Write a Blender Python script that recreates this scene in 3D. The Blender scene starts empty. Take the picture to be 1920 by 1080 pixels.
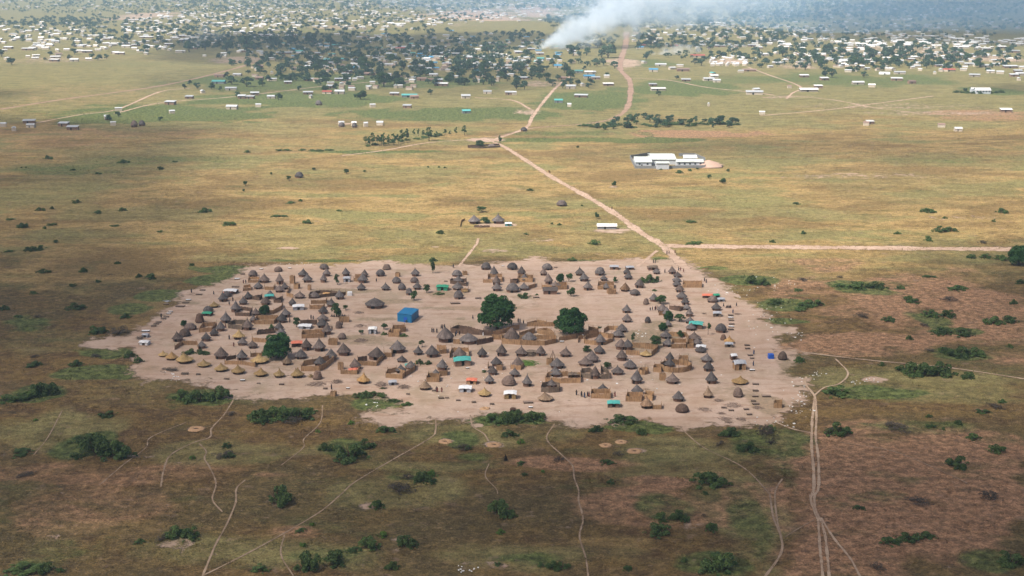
import bpy, bmesh, math, random
import numpy as np
from mathutils import Vector, Matrix, Euler

random.seed(7)
RNG = np.random.default_rng(11)
scene = bpy.context.scene
COL = scene.collection
PI = math.pi

# ------------------------------------------------------------------ camera
CAM_H = 131.0                       # flying height, metres
FPX = 2600.0                        # focal length in photo pixels (1920 wide)
PITCH = math.radians(13.2)
cam_data = bpy.data.cameras.new("camera")
cam_data.sensor_width = 36.0
cam_data.lens = FPX / 1920.0 * 36.0
cam_data.clip_start = 1.0
cam_data.clip_end = 60000.0
cam = bpy.data.objects.new("camera", cam_data)
COL.objects.link(cam)
cam.location = (0, 0, CAM_H)
cam.rotation_euler = (PI / 2 - PITCH, 0, 0)
scene.camera = cam

# ------------------------------------------------------------------ sky, sun, exposure
SUN_EL = math.radians(54)
SUN_AZ = math.atan2(-0.80, -0.62)   # sun stands to the left, a little behind the camera
SUN_DIR = Vector((math.sin(SUN_AZ) * math.cos(SUN_EL), math.cos(SUN_AZ) * math.cos(SUN_EL), math.sin(SUN_EL)))
world = bpy.data.worlds.new("World")
scene.world = world
world.use_nodes = True
wn = world.node_tree
sky = wn.nodes.new("ShaderNodeTexSky")
sky.sky_type = 'NISHITA'
sky.sun_disc = False
sky.sun_elevation = SUN_EL
sky.sun_rotation = SUN_AZ
sky.air_density = 0.7
sky.dust_density = 5.0
sky.ozone_density = 0.4
wn.links.new(sky.outputs[0], wn.nodes["Background"].inputs[0])
wn.nodes["Background"].inputs[1].default_value = 0.10
sun_data = bpy.data.lights.new("sun", 'SUN')
sun_data.energy = 5.0
sun_data.angle = math.radians(3.0)  # thin high cloud softens the disc
sun_data.color = (1.0, 0.95, 0.87)
sun = bpy.data.objects.new("sun", sun_data)
COL.objects.link(sun)
sun.location = (0, 0, 3000)
sun.rotation_euler = (-SUN_DIR).to_track_quat('-Z', 'Y').to_euler()
scene.view_settings.view_transform = 'Standard'
scene.view_settings.look = 'None'
scene.view_settings.exposure = 0.45
scene.view_settings.gamma = 1.0
scene.view_settings.use_curve_mapping = False
scene.render.engine = 'CYCLES'
scene.cycles.use_denoising = True
scene.cycles.max_bounces = 8
scene.cycles.diffuse_bounces = 2
scene.cycles.glossy_bounces = 1
scene.cycles.transparent_max_bounces = 16
scene.cycles.volume_bounces = 4
scene.cycles.volume_max_steps = 128
scene.cycles.sample_clamp_indirect = 4.0

# ------------------------------------------------------------------ photo pixel -> point on the ground
CP, SP = math.cos(PITCH), math.sin(PITCH)
def G(px, py):
    u = (px - 960.0) / FPX
    v = (540.0 - py) / FPX
    dy = CP + v * SP
    dz = -SP + v * CP
    t = CAM_H / -dz
    return (u * t, dy * t)
def GS(py):                          # pixels per metre for something standing there
    v = (540.0 - py) / FPX
    return FPX / (CAM_H / (SP - v * CP))
def dep(py):                         # angle below the horizontal
    return PITCH + math.atan((py - 540.0) / FPX)
def top_h(ytop, ybot):               # height of something whose foot is at ybot and top at ytop
    return (ybot - ytop) / (GS(ybot) * math.cos(dep((ytop + ybot) / 2)))
class Tile:                          # a crop that was read enlarged
    def __init__(s, ox, oy, k): s.o = (ox, oy, k)
    def __call__(s, x, y): return (s.o[0] + x / s.o[2], s.o[1] + y / s.o[2])

# ------------------------------------------------------------------ node helpers
class NT:
    def __init__(s, name, rough=0.9):
        s.m = bpy.data.materials.new(name)
        s.m.use_nodes = True
        s.t = s.m.node_tree
        s.b = s.t.nodes["Principled BSDF"]
        s.out = s.t.nodes["Material Output"]
        s.b.inputs["Roughness"].default_value = rough
        s.b.inputs["Specular IOR Level"].default_value = 0.15
    def add(s, typ, props=None, **inp):
        n = s.t.nodes.new(typ)
        for k, v in (props or {}).items(): setattr(n, k, v)
        for k, v in inp.items():
            s.put(n.inputs[int(k[1:])] if k[0] == 'i' and k[1:].isdigit() else n.inputs[k], v)
        return n
    def put(s, sock, v):
        if isinstance(v, bpy.types.NodeSocket): s.t.links.new(v, sock)
        elif isinstance(v, (tuple, list)) and len(v) == 3 and len(sock.default_value) == 4: sock.default_value = (*v, 1)
        else: sock.default_value = v
    def mix(s, f, a, b):
        n = s.t.nodes.new("ShaderNodeMix"); n.data_type = 'RGBA'
        s.put(n.inputs[0], f); s.put(n.inputs[6], a); s.put(n.inputs[7], b)
        return n.outputs[2]
    def math(s, op, a, b=0.0, c=0.0, clamp=False):
        n = s.t.nodes.new("ShaderNodeMath"); n.operation = op; n.use_clamp = clamp
        s.put(n.inputs[0], a); s.put(n.inputs[1], b); s.put(n.inputs[2], c)
        return n.outputs[0]
    def pos(s): return s.add("ShaderNodeNewGeometry").outputs["Position"]
    def obj(s): return s.add("ShaderNodeTexCoord").outputs["Object"]
    def vec(s, v, scale):
        return s.add("ShaderNodeVectorMath", {"operation": 'MULTIPLY'}, i0=v, i1=scale).outputs[0]
    def noise(s, v, scale, detail=3.0, rough=0.55, dist=0.0):
        return s.add("ShaderNodeTexNoise", None, Vector=v, Scale=scale, Detail=detail, Roughness=rough, Distortion=dist).outputs["Fac"]
    def step(s, v, lo, hi):
        n = s.t.nodes.new("ShaderNodeMapRange"); n.interpolation_type = 'SMOOTHSTEP'
        s.put(n.inputs[0], v); n.inputs[1].default_value = lo; n.inputs[2].default_value = hi
        return n.outputs[0]
    def attr(s, name): return s.add("ShaderNodeAttribute", {"attribute_name": name}).outputs["Fac"]
    def rnd(s): return s.add("ShaderNodeObjectInfo").outputs["Random"]
    def isl(s): return s.add("ShaderNodeNewGeometry").outputs["Random Per Island"]
    def bump(s, h, strength=0.5, dist=0.1):
        s.put(s.b.inputs["Normal"], s.add("ShaderNodeBump", None, Height=h, Strength=strength, Distance=dist).outputs[0])
    def color(s, c): s.put(s.b.inputs["Base Color"], c)
def val(c, k): return tuple(x * k for x in c)

# ------------------------------------------------------------------ mesh builder
class MB:
    def __init__(s): s.v = []; s.f = []
    def quad(s, a, b, c, d):
        n = len(s.v); s.v += [tuple(a), tuple(b), tuple(c), tuple(d)]; s.f.append((n, n + 1, n + 2, n + 3)); return s
    def box(s, x0, x1, y0, y1, z0, z1):
        n = len(s.v)
        s.v += [(x, y, z) for z in (z0, z1) for x, y in ((x0, y0), (x1, y0), (x1, y1), (x0, y1))]
        for q in ((3, 2, 1, 0), (4, 5, 6, 7), (0, 1, 5, 4), (1, 2, 6, 5), (2, 3, 7, 6), (3, 0, 4, 7)):
            s.f.append(tuple(n + i for i in q))
        return s
    def prism(s, pts, off):            # closed polygon pts swept by vector off
        n = len(s.v); k = len(pts)
        s.v += [tuple(p) for p in pts] + [tuple(Vector(p) + Vector(off)) for p in pts]
        s.f.append(tuple(n + k - 1 - i for i in range(k))); s.f.append(tuple(n + k + i for i in range(k)))
        for i in range(k):
            j = (i + 1) % k; s.f.append((n + i, n + j, n + k + j, n + k + i))
        return s
    def rings(s, rings, cap0=True, cap1=True):
        n = len(s.v); k = len(rings[0])
        for r in rings: s.v += [tuple(p) for p in r]
        for i in range(len(rings) - 1):
            for j in range(k):
                a = n + i * k + j; b = n + i * k + (j + 1) % k
                s.f.append((a, b, b + k, a + k))
        if cap0: s.f.append(tuple(n + k - 1 - j for j in range(k)))
        if cap1: s.f.append(tuple(n + (len(rings) - 1) * k + j for j in range(k)))
        return s
    def lathe(s, prof, seg=24, jit=0.0, rnd=random, cap0=True, cap1=True, cx=0, cy=0):
        R = []
        ph = [rnd.uniform(-jit, jit) for _ in range(seg)]
        for r, z in prof:
            ring = []
            for j in range(seg):
                a = 2 * PI * j / seg
                rr = r * (1 + ph[j] * .6 + rnd.uniform(-jit, jit))
                ring.append((cx + rr * math.cos(a), cy + rr * math.sin(a), z + rnd.uniform(-jit, jit) * .25))
            R.append(ring)
        return s.rings(R, cap0, cap1)
    def tube(s, pts, rad, seg=6):
        pts = [Vector(p) for p in pts]
        if not isinstance(rad, (list, tuple)): rad = [rad] * len(pts)
        R = []
        for i, p in enumerate(pts):
            d = (pts[min(i + 1, len(pts) - 1)] - pts[max(i - 1, 0)]).normalized()
            x = d.cross(Vector((0.3, 0.1, 1)) if abs(d.z) < .9 else Vector((1, 0, 0))).normalized()
            y = d.cross(x)
            R.append([p + (x * math.cos(2 * PI * j / seg) + y * math.sin(2 * PI * j / seg)) * rad[i] for j in range(seg)])
        return s.rings(R)
    def mesh(s, name, mat, smooth=False):
        me = bpy.data.meshes.new(name)
        me.from_pydata(s.v, [], s.f)
        me.materials.append(mat)
        if smooth: me.polygons.foreach_set("use_smooth", [True] * len(me.polygons))
        me.update()
        return me
    def build(s, name, mat, parent=None, smooth=False):
        o = bpy.data.objects.new(name, s.mesh(name, mat, smooth))
        COL.objects.link(o)
        if parent: o.parent = parent
        return o
def np_mesh(name, V, F, mat, smooth=False):          # F: (n,4) or (n,3) array
    me = bpy.data.meshes.new(name)
    k = F.shape[1]
    me.vertices.add(len(V)); me.vertices.foreach_set("co", V.astype(np.float32).ravel())
    me.loops.add(F.size); me.loops.foreach_set("vertex_index", F.astype(np.int32).ravel())
    me.polygons.add(len(F)); me.polygons.foreach_set("loop_start", np.arange(0, F.size, k, dtype=np.int32))
    me.polygons.foreach_set("use_smooth", np.full(len(F), smooth))
    me.update(calc_edges=True)
    me.materials.append(mat)
    return me
def tag(o, label=None, cat=None, group=None, kind=None):
    if label: o["label"] = label
    if cat: o["category"] = cat
    if group: o["group"] = group
    if kind: o["kind"] = kind
    return o
def empty(name, loc=(0, 0, 0), rz=0.0):
    o = bpy.data.objects.new(name, None); COL.objects.link(o)
    o.empty_display_size = 0.5
    o.location = (loc[0], loc[1], loc[2] if len(loc) > 2 else 0); o.rotation_euler = (0, 0, rz)
    return o
KIDS = {}
def kids(o):
    if o.name not in KIDS: KIDS[o.name] = [c for c in bpy.data.objects if c.parent == o]
    return KIDS[o.name]
def copy_tree(o, parent=None):
    c = o.copy(); COL.objects.link(c)
    if parent: c.parent = parent
    KIDS[c.name] = [copy_tree(k, c) for k in kids(o)]
    return c
USED = set()
def take(proto):                      # the prototype itself the first time, a copy after that
    if proto.name in USED: return copy_tree(proto)
    USED.add(proto.name); kids(proto)
    for k in kids(proto): kids(k)
    return proto

# labels: look + nearest landmark, unique by rank (worked out at the end of the script)
REG = []
def reg(o, look, px, py, cat, group=None):
    o["category"] = cat
    if group: o["group"] = group
    REG.append((o, look, px, py))
    return o

# ------------------------------------------------------------------ numpy noise and ground masks
def hash2(ix, iy, seed):
    h = (ix * 374761393 + iy * 668265263 + seed * 974634777) & 0x7fffffff
    h = ((h ^ (h >> 13)) * 1274126177) & 0x7fffffff
    return ((h ^ (h >> 16)) & 0xffff) / 65535.0
def vnoise(x, y, seed=0):
    xi = np.floor(x).astype(np.int64); yi = np.floor(y).astype(np.int64)
    fx = x - xi; fy = y - yi
    fx = fx * fx * (3 - 2 * fx); fy = fy * fy * (3 - 2 * fy)
    a = hash2(xi, yi, seed); b = hash2(xi + 1, yi, seed); c = hash2(xi, yi + 1, seed); d = hash2(xi + 1, yi + 1, seed)
    return (a * (1 - fx) + b * fx) * (1 - fy) + (c * (1 - fx) + d * fx) * fy
def fbm(x, y, seed=0, oct=4):
    s = np.zeros_like(x); a = 0.5
    for i in range(oct):
        s += a * vnoise(x, y, seed + i * 17); x = x * 2.03 + 5.1; y = y * 2.03 - 3.7; a *= .5
    return s / 0.94
def sstep(v, lo, hi):
    t = np.clip((v - lo) / (hi - lo), 0, 1); return t * t * (3 - 2 * t)

VILLAGE_PX = [(480,497),(560,497),(640,498),(690,491),(725,488),(760,497),(850,500),(960,492),(1005,483),(1040,492),(1120,489),(1200,485),(1238,492),
 (1262,480),(1290,497),(1330,520),(1370,545),(1400,568),(1426,582),(1438,610),(1488,615),(1494,624),(1440,629),(1462,655),(1490,660),(1478,680),(1468,700),
 (1505,718),(1500,740),(1488,760),(1460,772),(1438,792),(1400,796),(1340,797),(1285,801),(1245,796),(1210,786),(1150,793),(1080,797),(1030,791),(1000,778),
 (960,773),(900,776),(880,782),(815,783),(800,792),(740,796),(700,787),(690,776),(740,769),(775,760),(760,749),(720,741),(650,736),(560,742),(430,743),
 (440,726),(400,723),(330,713),(280,713),(264,705),(262,660),(256,650),(200,655),(165,645),(172,638),(248,630),(280,605),(338,570),(345,546),(400,537),(440,520),(468,501)]
VILLAGE = np.array([G(*p) for p in VILLAGE_PX])
def poly_sd(x, y, P):                 # signed distance, positive inside
    d = np.full(x.shape, 1e9); ins = np.zeros(x.shape, bool)
    for i in range(len(P)):
        ax, ay = P[i]; bx, by = P[(i + 1) % len(P)]
        ex, ey = bx - ax, by - ay
        t = np.clip(((x - ax) * ex + (y - ay) * ey) / (ex * ex + ey * ey), 0, 1)
        d = np.minimum(d, np.hypot(x - ax - t * ex, y - ay - t * ey))
        c = ((ay > y) != (by > y)) & (x < ex * (y - ay) / (ey if ey else 1e-9) + ax)
        ins ^= c
    return np.where(ins, d, -d)
def ell(lst):                         # photo ellipses -> ground ellipses
    out = []
    for e in lst:
        cx, cy, rx, ry = e[:4]; k = e[4] if len(e) > 4 else 1.0
        gx, gy = G(cx, cy); s = GS(cy)
        fy = G(cx, cy - ry)[1] if cy - ry > -60 else gy * 2
        ny = G(cx, cy + ry)[1]
        out.append((gx, (fy + ny) / 2, rx / s, (fy - ny) / 2, k))
    return out
BARE = ell([(368,804,20,6),(835,828,19,5),(925,833,19,6),(1137,835,15,5),(1165,829,14,5),(1190,845,19,5),(895,798,10,3),(325,1020,48,13,.5),(985,966,65,13,.42),
 (1040,990,90,10,.42),(735,1020,40,20,.4),(105,1000,10,15,.3),(690,950,22,9,.55),(1330,307,26,7),(1010,450,60,5,.5),(540,465,20,2,.8),(815,463,14,2,.8),(930,470,30,4,.6),
 (920,422,40,4),(1140,432,40,5,.7),(905,262,40,4,.9),(240,855,60,6,.5),(1640,712,30,6,.8),(1300,985,30,12,.4),(900,1062,70,14,.42),(1720,100,140,16,.5),(1860,110,60,8,.6),
 (100,112,100,8,.4),(900,30,110,14,.8),(1000,22,60,14,.8),(640,52,80,6,.5),(270,30,60,8,.7),(1500,125,40,6,.5),(1370,115,50,7,.8),(450,112,70,10,.6),(1170,120,40,14,.7),(990,210,30,6,.6),
 (1020,157,60,6,.5),(1480,182,60,4,.5),(1700,200,200,8,.35),(1770,212,160,5,.45),(1150,350,10,2),(650,232,25,2,.8),(1600,330,160,6,.35),(1830,410,80,8,.25)])
GREEN = ell([(600,155,340,18,.8),(300,215,260,20,.9),(560,188,220,16,1),(850,215,260,16,.8),(1100,190,130,22,.8),(1290,165,140,18,.7),(1400,150,100,12,.5),(1600,150,250,16,.6),(1200,120,80,12,.6),
 (455,505,75,8,1),(395,525,45,10,1),(300,552,55,12,1),(235,580,60,13,.9),(650,489,130,4,1),(1240,488,26,8,1),(1130,489,100,3,.8),(1340,503,60,8,.9),(1400,525,65,12,1),(1470,575,110,14,1),(1470,602,60,10,1),
 (1610,540,80,14,.8),(1750,600,45,22,.8),(1790,620,60,8,.8),(1620,738,90,14,1),(1800,662,70,15,.7),(1450,700,55,18,.9),(200,663,70,14,1),(180,695,90,15,1),(1200,802,95,14,1),(960,787,90,12,1),(720,760,85,20,.9),
 (560,772,120,16,.7),(1440,830,90,40,.55),(1420,990,45,90,.5),(1480,900,30,80,.45),(1060,262,260,6,.7),(1250,263,130,6,1),(700,285,170,4,.8),(60,610,80,30,.6),(60,740,70,20,1),(370,745,80,22,1),(180,835,70,28,.7),
 (640,840,60,25,.7),(1070,250,250,7,.5),(1320,275,200,6,.4),(1750,300,200,8,.4),(1700,140,250,14,.4),(1850,170,60,8,1),(600,440,200,12,.25),(300,300,250,12,.45),(120,320,140,14,.5),(560,330,160,10,.35),
 (860,830,40,20,.6),(1400,870,60,10,.4),(540,930,50,22,.5),(330,1000,60,25,.5),(1340,1060,70,25,.6),(1000,1045,110,18,.5),(880,855,60,14,.6),(1250,960,60,30,.5),(200,120,200,10,.35),(560,60,260,14,.4),
 (1640,930,90,20,.35),(1130,905,70,8,.45),(760,890,60,14,.5),(120,1040,90,30,.4),(600,1040,90,20,.4),(1850,1050,70,25,.6),(1690,800,140,20,.5),(360,660,45,10,1),(365,900,30,10,.3)])
GOLD = ell([(800,330,640,80,.85),(1650,400,340,50,.8),(600,430,420,50,.9),(1100,420,320,55,.9),(150,480,260,90,.45),(1400,310,240,26,.7),(500,250,180,12,.8),(250,110,330,9,.8),(1600,220,330,14,.55),
 (1600,490,260,26,.6),(250,590,160,40,.35),(1330,890,130,8,.6),(800,875,170,10,.45),(1130,1015,110,16,.6),(1500,860,120,12,.4),(250,990,120,20,.4),(1750,520,180,40,.4),(900,700,10,4,.1)])
RED = ell([(1620,640,150,22,.7),(1720,860,250,50,1),(1640,960,220,100,1),(1800,930,150,80,.9),(1600,1040,150,60,.8),(280,888,320,22,.30),(160,960,170,46,.28),(1060,868,130,14,.6),(1280,252,150,8,.9),(1180,960,200,40,.35),
 (1600,590,200,40,.35),(1500,540,120,22,.4),(1800,560,150,60,.4),(100,270,160,40,.2),(180,250,300,14,.25),(1130,940,120,20,.4),(500,890,60,10,.4),(560,1000,90,24,.3),(1240,905,60,12,.5),(150,180,260,26,.2),
 (1850,215,120,14,.4),(1560,500,60,20,.35),(1750,560,200,40,.5),(1600,650,160,20,.6),(1820,620,140,60,.45),(1640,800,100,20,.5)])
OLIVE = ell([(600,445,240,26,.6),(860,450,240,24,.8),(300,300,280,40,.7),(110,345,180,50,.7),(560,330,180,30,.5),(1150,430,170,44,.6),(1700,350,240,40,.5),(1300,290,340,22,.6),(1320,420,160,20,.5),(420,390,180,16,.4),
 (60,640,160,60,.35),(200,740,220,50,.3),(420,300,160,20,.8),(250,400,200,16,.7),(760,330,140,14,.7),(1000,380,160,16,.7),(1250,380,120,20,.6),(1500,400,180,14,.8),(1750,300,200,16,.8),(1450,440,150,14,.7),(560,480,200,12,.7),(980,470,200,14,.9),(850,290,160,10,.7),(120,440,120,16,.6),(1700,720,220,40,.6),(1480,520,90,30,.5),(450,850,260,30,.55),(760,930,220,40,.55),(420,1030,300,40,.6),(1000,1040,220,40,.5),(1250,850,160,40,.6),(1420,960,110,90,.7),(900,820,200,24,.5),(120,800,160,40,.6),(1800,480,160,20,.4),(700,270,220,14,.5)])
STAIN = ell([(650,546,60,5,.9),(735,566,50,5,.8),(870,578,140,4,.8),(864,598,14,4,.7),(680,636,60,10,.7),(600,580,20,4,.6),(700,598,60,6,.6),(1215,630,70,14,.9),(1180,648,50,12,.8),(1240,612,40,8,.7),(360,568,30,7,.6),(300,690,60,8,.5),
 (835,552,30,6,.9),(990,575,60,5,.4),(640,700,40,8,.4),(720,645,60,5,.5),(1370,735,60,16,.5),(1440,760,40,20,.9),(1480,690,30,26,.8),(1380,690,50,10,.4),(560,690,60,8,.4),(900,740,120,7,.35),(1150,710,80,7,.35),(780,700,60,8,.4),(1010,700,50,8,.4),(1200,690,60,8,.4),(480,600,40,10,.4),(560,560,50,8,.4),(1030,668,40,6,.4),
 (280,650,10,18,.4),(1330,640,20,30,.35),(700,770,70,8,.6),(1000,560,80,6,.3),(770,665,60,6,.3),(330,600,16,16,.3),(420,690,80,5,.3),(1140,560,90,10,.25),(1100,740,60,6,.3)])
def field(x, y, L, warp):
    m = np.zeros_like(x)
    for gx, gy, rx, ry, k in L:
        sel = (np.abs(x - gx) < rx * 1.9) & (np.abs(y - gy) < ry * 1.9)
        if not sel.any(): continue
        d = np.hypot((x[sel] - gx) / rx, (y[sel] - gy) / ry) + (warp[sel] - .5) * 1.5
        m[sel] = np.maximum(m[sel], k * (1 - sstep(d, .45, 1.25)))
    return m
def masks(x, y):
    w1 = fbm(x / 18, y / 18, 3); w2 = fbm(x / 60, y / 60, 9)
    far = np.clip((y - 700) / 1500, 0, 1)
    warp = w1 * (1 - far) + w2 * far
    sd = np.full_like(x, -50.0)
    sel = (np.abs(x) < 260) & (y > 330) & (y < 700)
    if sel.any(): sd[sel] = poly_sd(x[sel], y[sel], VILLAGE) + (fbm(x[sel] / 7, y[sel] / 7, 21) - .5) * 7
    vill = sstep(sd, -9.0, 6.0)
    bare = np.maximum(vill, field(x, y, BARE, warp))
    return dict(bare=bare, vill=vill, green=field(x, y, GREEN, warp) * (1 - .8 * vill), stain=field(x, y, STAIN, warp), olive=np.maximum(field(x, y, OLIVE, warp), .9 * sstep(y + (w2 - .5) * 400, 980, 1280)), gold=np.maximum(field(x, y, GOLD, warp), .78 * sstep(y + (w2 - .5) * 260, 500, 640) * (1 - sstep(y + (w2 - .5) * 500, 1050, 1350)) * (.55 + .9 * w2) * (1 - .6 * sstep(x, 90, 210) * (1 - sstep(y, 600, 720)))), red=field(x, y, RED, warp))
# ------------------------------------------------------------------ materials
MAT = {}
C_BROWN = (0.112, 0.068, 0.034); C_GOLD = (0.40, 0.285, 0.135)
C_DIRT = (0.365, 0.268, 0.195)
def grass_color(t, p):
    """dry savanna grass: brown, golden, green and burnt red, mixed by the survey masks and by noise"""
    n_big = t.noise(p, 0.012, 4, .6)
    n_mid = t.noise(t.vec(p, (.045, .085, .1)), 1.0, 6, .66, .5)
    n_fine = t.noise(p, .38, 5, .7)
    n_tiny = t.noise(p, 1.9, 3, .7)
    n_w = t.noise(p, .11, 5, .68)
    nn = t.math('ADD', t.math('MULTIPLY', n_mid, .6), t.math('MULTIPLY', n_w, .4))
    def m(name, k=1.3, lo=.30, hi=.60):
        return t.step(t.math('ADD', t.attr(name), t.math('MULTIPLY', t.math('SUBTRACT', nn, .5), k)), lo, hi)
    base = t.mix(t.step(n_w, .38, .62), C_BROWN, (0.178, 0.115, 0.044))
    base = t.mix(t.math('MULTIPLY', t.step(n_big, .42, .60), .65), base, (0.098, 0.083, 0.040))
    base = t.mix(t.math('MULTIPLY', t.step(n_fine, .52, .72), .6), base, (0.235, 0.158, 0.080))
    n_h = t.noise(t.vec(p, (.009, .016, .01)), 1.0, 5, .62, .3)
    oliv = t.mix(t.step(nn, .36, .62), (0.140, 0.132, 0.054), (0.275, 0.255, 0.118))
    oliv = t.mix(t.math('MULTIPLY', t.step(n_w, .55, .68), .5), oliv, (0.185, 0.130, 0.064))
    base = t.mix(t.math('MULTIPLY', m("olive", .8, .15, .75), .8), base, oliv)
    gold = t.mix(t.step(nn, .38, .60), (0.245, 0.178, 0.072), C_GOLD)
    gold = t.mix(t.math('MULTIPLY', t.step(n_w, .54, .68), .55), gold, (0.285, 0.155, 0.065))
    gold = t.mix(t.math('MULTIPLY', t.step(n_h, .50, .60), .78), gold, (0.190, 0.125, 0.054))
    gold = t.mix(t.math('MULTIPLY', t.step(n_h, .49, .40), .75), gold, (0.200, 0.205, 0.088))
    gm_ = t.math('MULTIPLY', m("gold", 1.0, .1, .7), t.math('SUBTRACT', .95, t.math('MULTIPLY', t.attr("olive"), .9)))
    c = t.mix(gm_, base, gold)
    redc = t.mix(t.step(n_fine, .36, .66), (0.245, 0.142, 0.092), (0.400, 0.230, 0.150))
    c = t.mix(t.math('MULTIPLY', m("red", 1.2, .12, .50), .9), c, redc)
    # scattered greener flushes and dark thatchy clumps everywhere
    n_g = t.noise(t.vec(p, (.028, .06, .1)), 1.0, 6, .66, .3)
    c = t.mix(t.math('MULTIPLY', t.step(n_g, .55, .68), .55), c, (0.095, 0.105, 0.040))
    n_k = t.noise(t.vec(p, (.09, .16, .1)), 1.0, 5, .7)
    c = t.mix(t.math('MULTIPLY', t.step(n_k, .58, .70), .55), c, (0.060, 0.050, 0.030))
    # pale matted stalks and dark gaps
    n_s = t.noise(t.vec(p, (.30, .55, .3)), 1.0, 6, .72, 2.2)
    c = t.mix(t.math('MULTIPLY', t.step(n_s, .54, .64), .50), c, (0.275, 0.195, 0.120))
    c = t.mix(t.math('MULTIPLY', t.step(n_s, .46, .37), .55), c, (0.048, 0.038, 0.024))
    green = t.mix(t.step(n_fine, .36, .64), (0.046, 0.074, 0.024), (0.120, 0.155, 0.052))
    c = t.mix(t.math('MULTIPLY', m("green", 1.3, .30, .62), .85), c, green)
    k = t.math('ADD', t.math('ADD', t.math('MULTIPLY', t.step(n_fine, .30, .70), .50), t.math('MULTIPLY', t.step(n_tiny, .36, .64), .52)), .47)  # finest noise also paints thin shadow streaks into the grass colour
    c = t.vec(c, (.96, .935, .80))
    return t.add("ShaderNodeVectorMath", {"operation": 'SCALE'}, i0=c, Scale=k).outputs[0]
def mat_ground():
    t = NT("ground_soil_and_grass", .95)
    p = t.pos()
    g = grass_color(t, p)
    n1 = t.noise(p, .07, 5, .6); n2 = t.noise(p, .8, 4, .6); n3 = t.noise(t.vec(p, (.05, .25, .1)), 1.0, 4, .6, .6)
    dirt = t.mix(t.step(n1, .35, .65), C_DIRT, (0.425, 0.312, 0.245))
    dirt = t.mix(t.math('MULTIPLY', t.step(n3, .52, .64), .60), dirt, (0.285, 0.175, 0.115))
    dirt = t.mix(t.math('MULTIPLY', t.step(n2, .50, .70), .45), dirt, (0.29, 0.19, 0.135))
    n4 = t.noise(p, .045, 3, .5)
    dirt = t.mix(t.math('MULTIPLY', t.step(n4, .56, .70), .50), dirt, (0.235, 0.190, 0.115))
    n7 = t.noise(p, .22, 5, .7, .5)
    dirt = t.mix(t.math('MULTIPLY', t.step(n7, .54, .68), .60), dirt, (0.24, 0.155, 0.11))
    dirt = t.mix(t.math('MULTIPLY', t.step(n7, .50, .36), .55), dirt, (0.46, 0.34, 0.265))
    n5 = t.noise(p, .25, 5, .65)
    st = t.step(t.math('ADD', t.attr("stain"), t.math('MULTIPLY', t.math('SUBTRACT', n7, .5), 1.6)), .25, .75)
    dirt = t.mix(t.math('MULTIPLY', st, .75), dirt, t.mix(t.step(n2, .4, .6), (0.17, 0.135, 0.080), (0.27, 0.20, 0.125)))
    n9 = t.noise(p, .030, 4, .6)
    dirt = t.mix(t.math('MULTIPLY', t.step(n9, .44, .62), .35), dirt, (0.36, 0.235, 0.165))
    kk = t.math('ADD', t.math('MULTIPLY', t.step(t.noise(p, 1.4, 4, .7), .3, .7), .12), .94)
    dirt = t.add("ShaderNodeVectorMath", {"operation": 'SCALE'}, i0=dirt, Scale=kk).outputs[0]
    n8 = t.noise(p, .06, 6, .7)
    f = t.step(t.math('ADD', t.attr("bare"), t.math('ADD', t.math('MULTIPLY', t.math('SUBTRACT', n5, .5), 2.0), t.math('MULTIPLY', t.math('SUBTRACT', n8, .5), 1.4))), .32, .70)
    # bare earth showing between the grass here and there
    n6 = t.noise(p, .16, 5, .62)
    f2 = t.math('MULTIPLY', t.step(n6, .60, .70), .38)
    gg = t.mix(f2, g, (0.27, 0.18, 0.135))
    t.color(t.mix(f, gg, dirt))
    t.bump(t.math('MULTIPLY', t.math('ADD', t.noise(p, .9, 5, .7), t.math('MULTIPLY', n5, 1.2)), t.math('SUBTRACT', 1.0, t.math('MULTIPLY', f, .8))), .85, .7)
    return t.m
def mat_grass():
    t = NT("dry_grass_blades", .9)
    p = t.pos()
    g = grass_color(t, p)
    k = t.math('ADD', t.math('MULTIPLY', t.isl(), .7), .80)
    nrm = t.add("ShaderNodeVectorMath", {"operation": 'ADD'}, i0=t.vec(t.add("ShaderNodeNewGeometry").outputs["Normal"], (.45, .45, .45)), i1=(0, 0, 1))
    t.put(t.b.inputs["Normal"], t.add("ShaderNodeVectorMath", {"operation": 'NORMALIZE'}, i0=nrm.outputs[0]).outputs[0])
    t.color(t.add("ShaderNodeVectorMath", {"operation": 'SCALE'}, i0=g, Scale=k).outputs[0])
    return t.m
def mat_path(name, c1, c2, soft=.30, amp=1.5):
    t = NT(name, .95)
    p = t.pos()
    n = t.noise(p, .35, 5, .65); n2 = t.noise(p, .06, 3)
    t.color(t.mix(t.step(t.math('ADD', t.math('MULTIPLY', n, .6), t.math('MULTIPLY', n2, .4)), .38, .62), c1, c2))
    e = t.attr("edge")
    f = t.step(t.math('ADD', e, t.math('ADD', t.math('MULTIPLY', t.math('SUBTRACT', n, .5), amp), t.math('MULTIPLY', t.math('SUBTRACT', n2, .5), .9))), .18, .28 + soft)
    tr = t.add("ShaderNodeBsdfTransparent")
    mx = t.add("ShaderNodeMixShader", None, i0=f, i1=tr.outputs[0], i2=t.b.outputs[0])
    t.t.links.new(mx.outputs[0], t.out.inputs[0])
    return t.m
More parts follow.
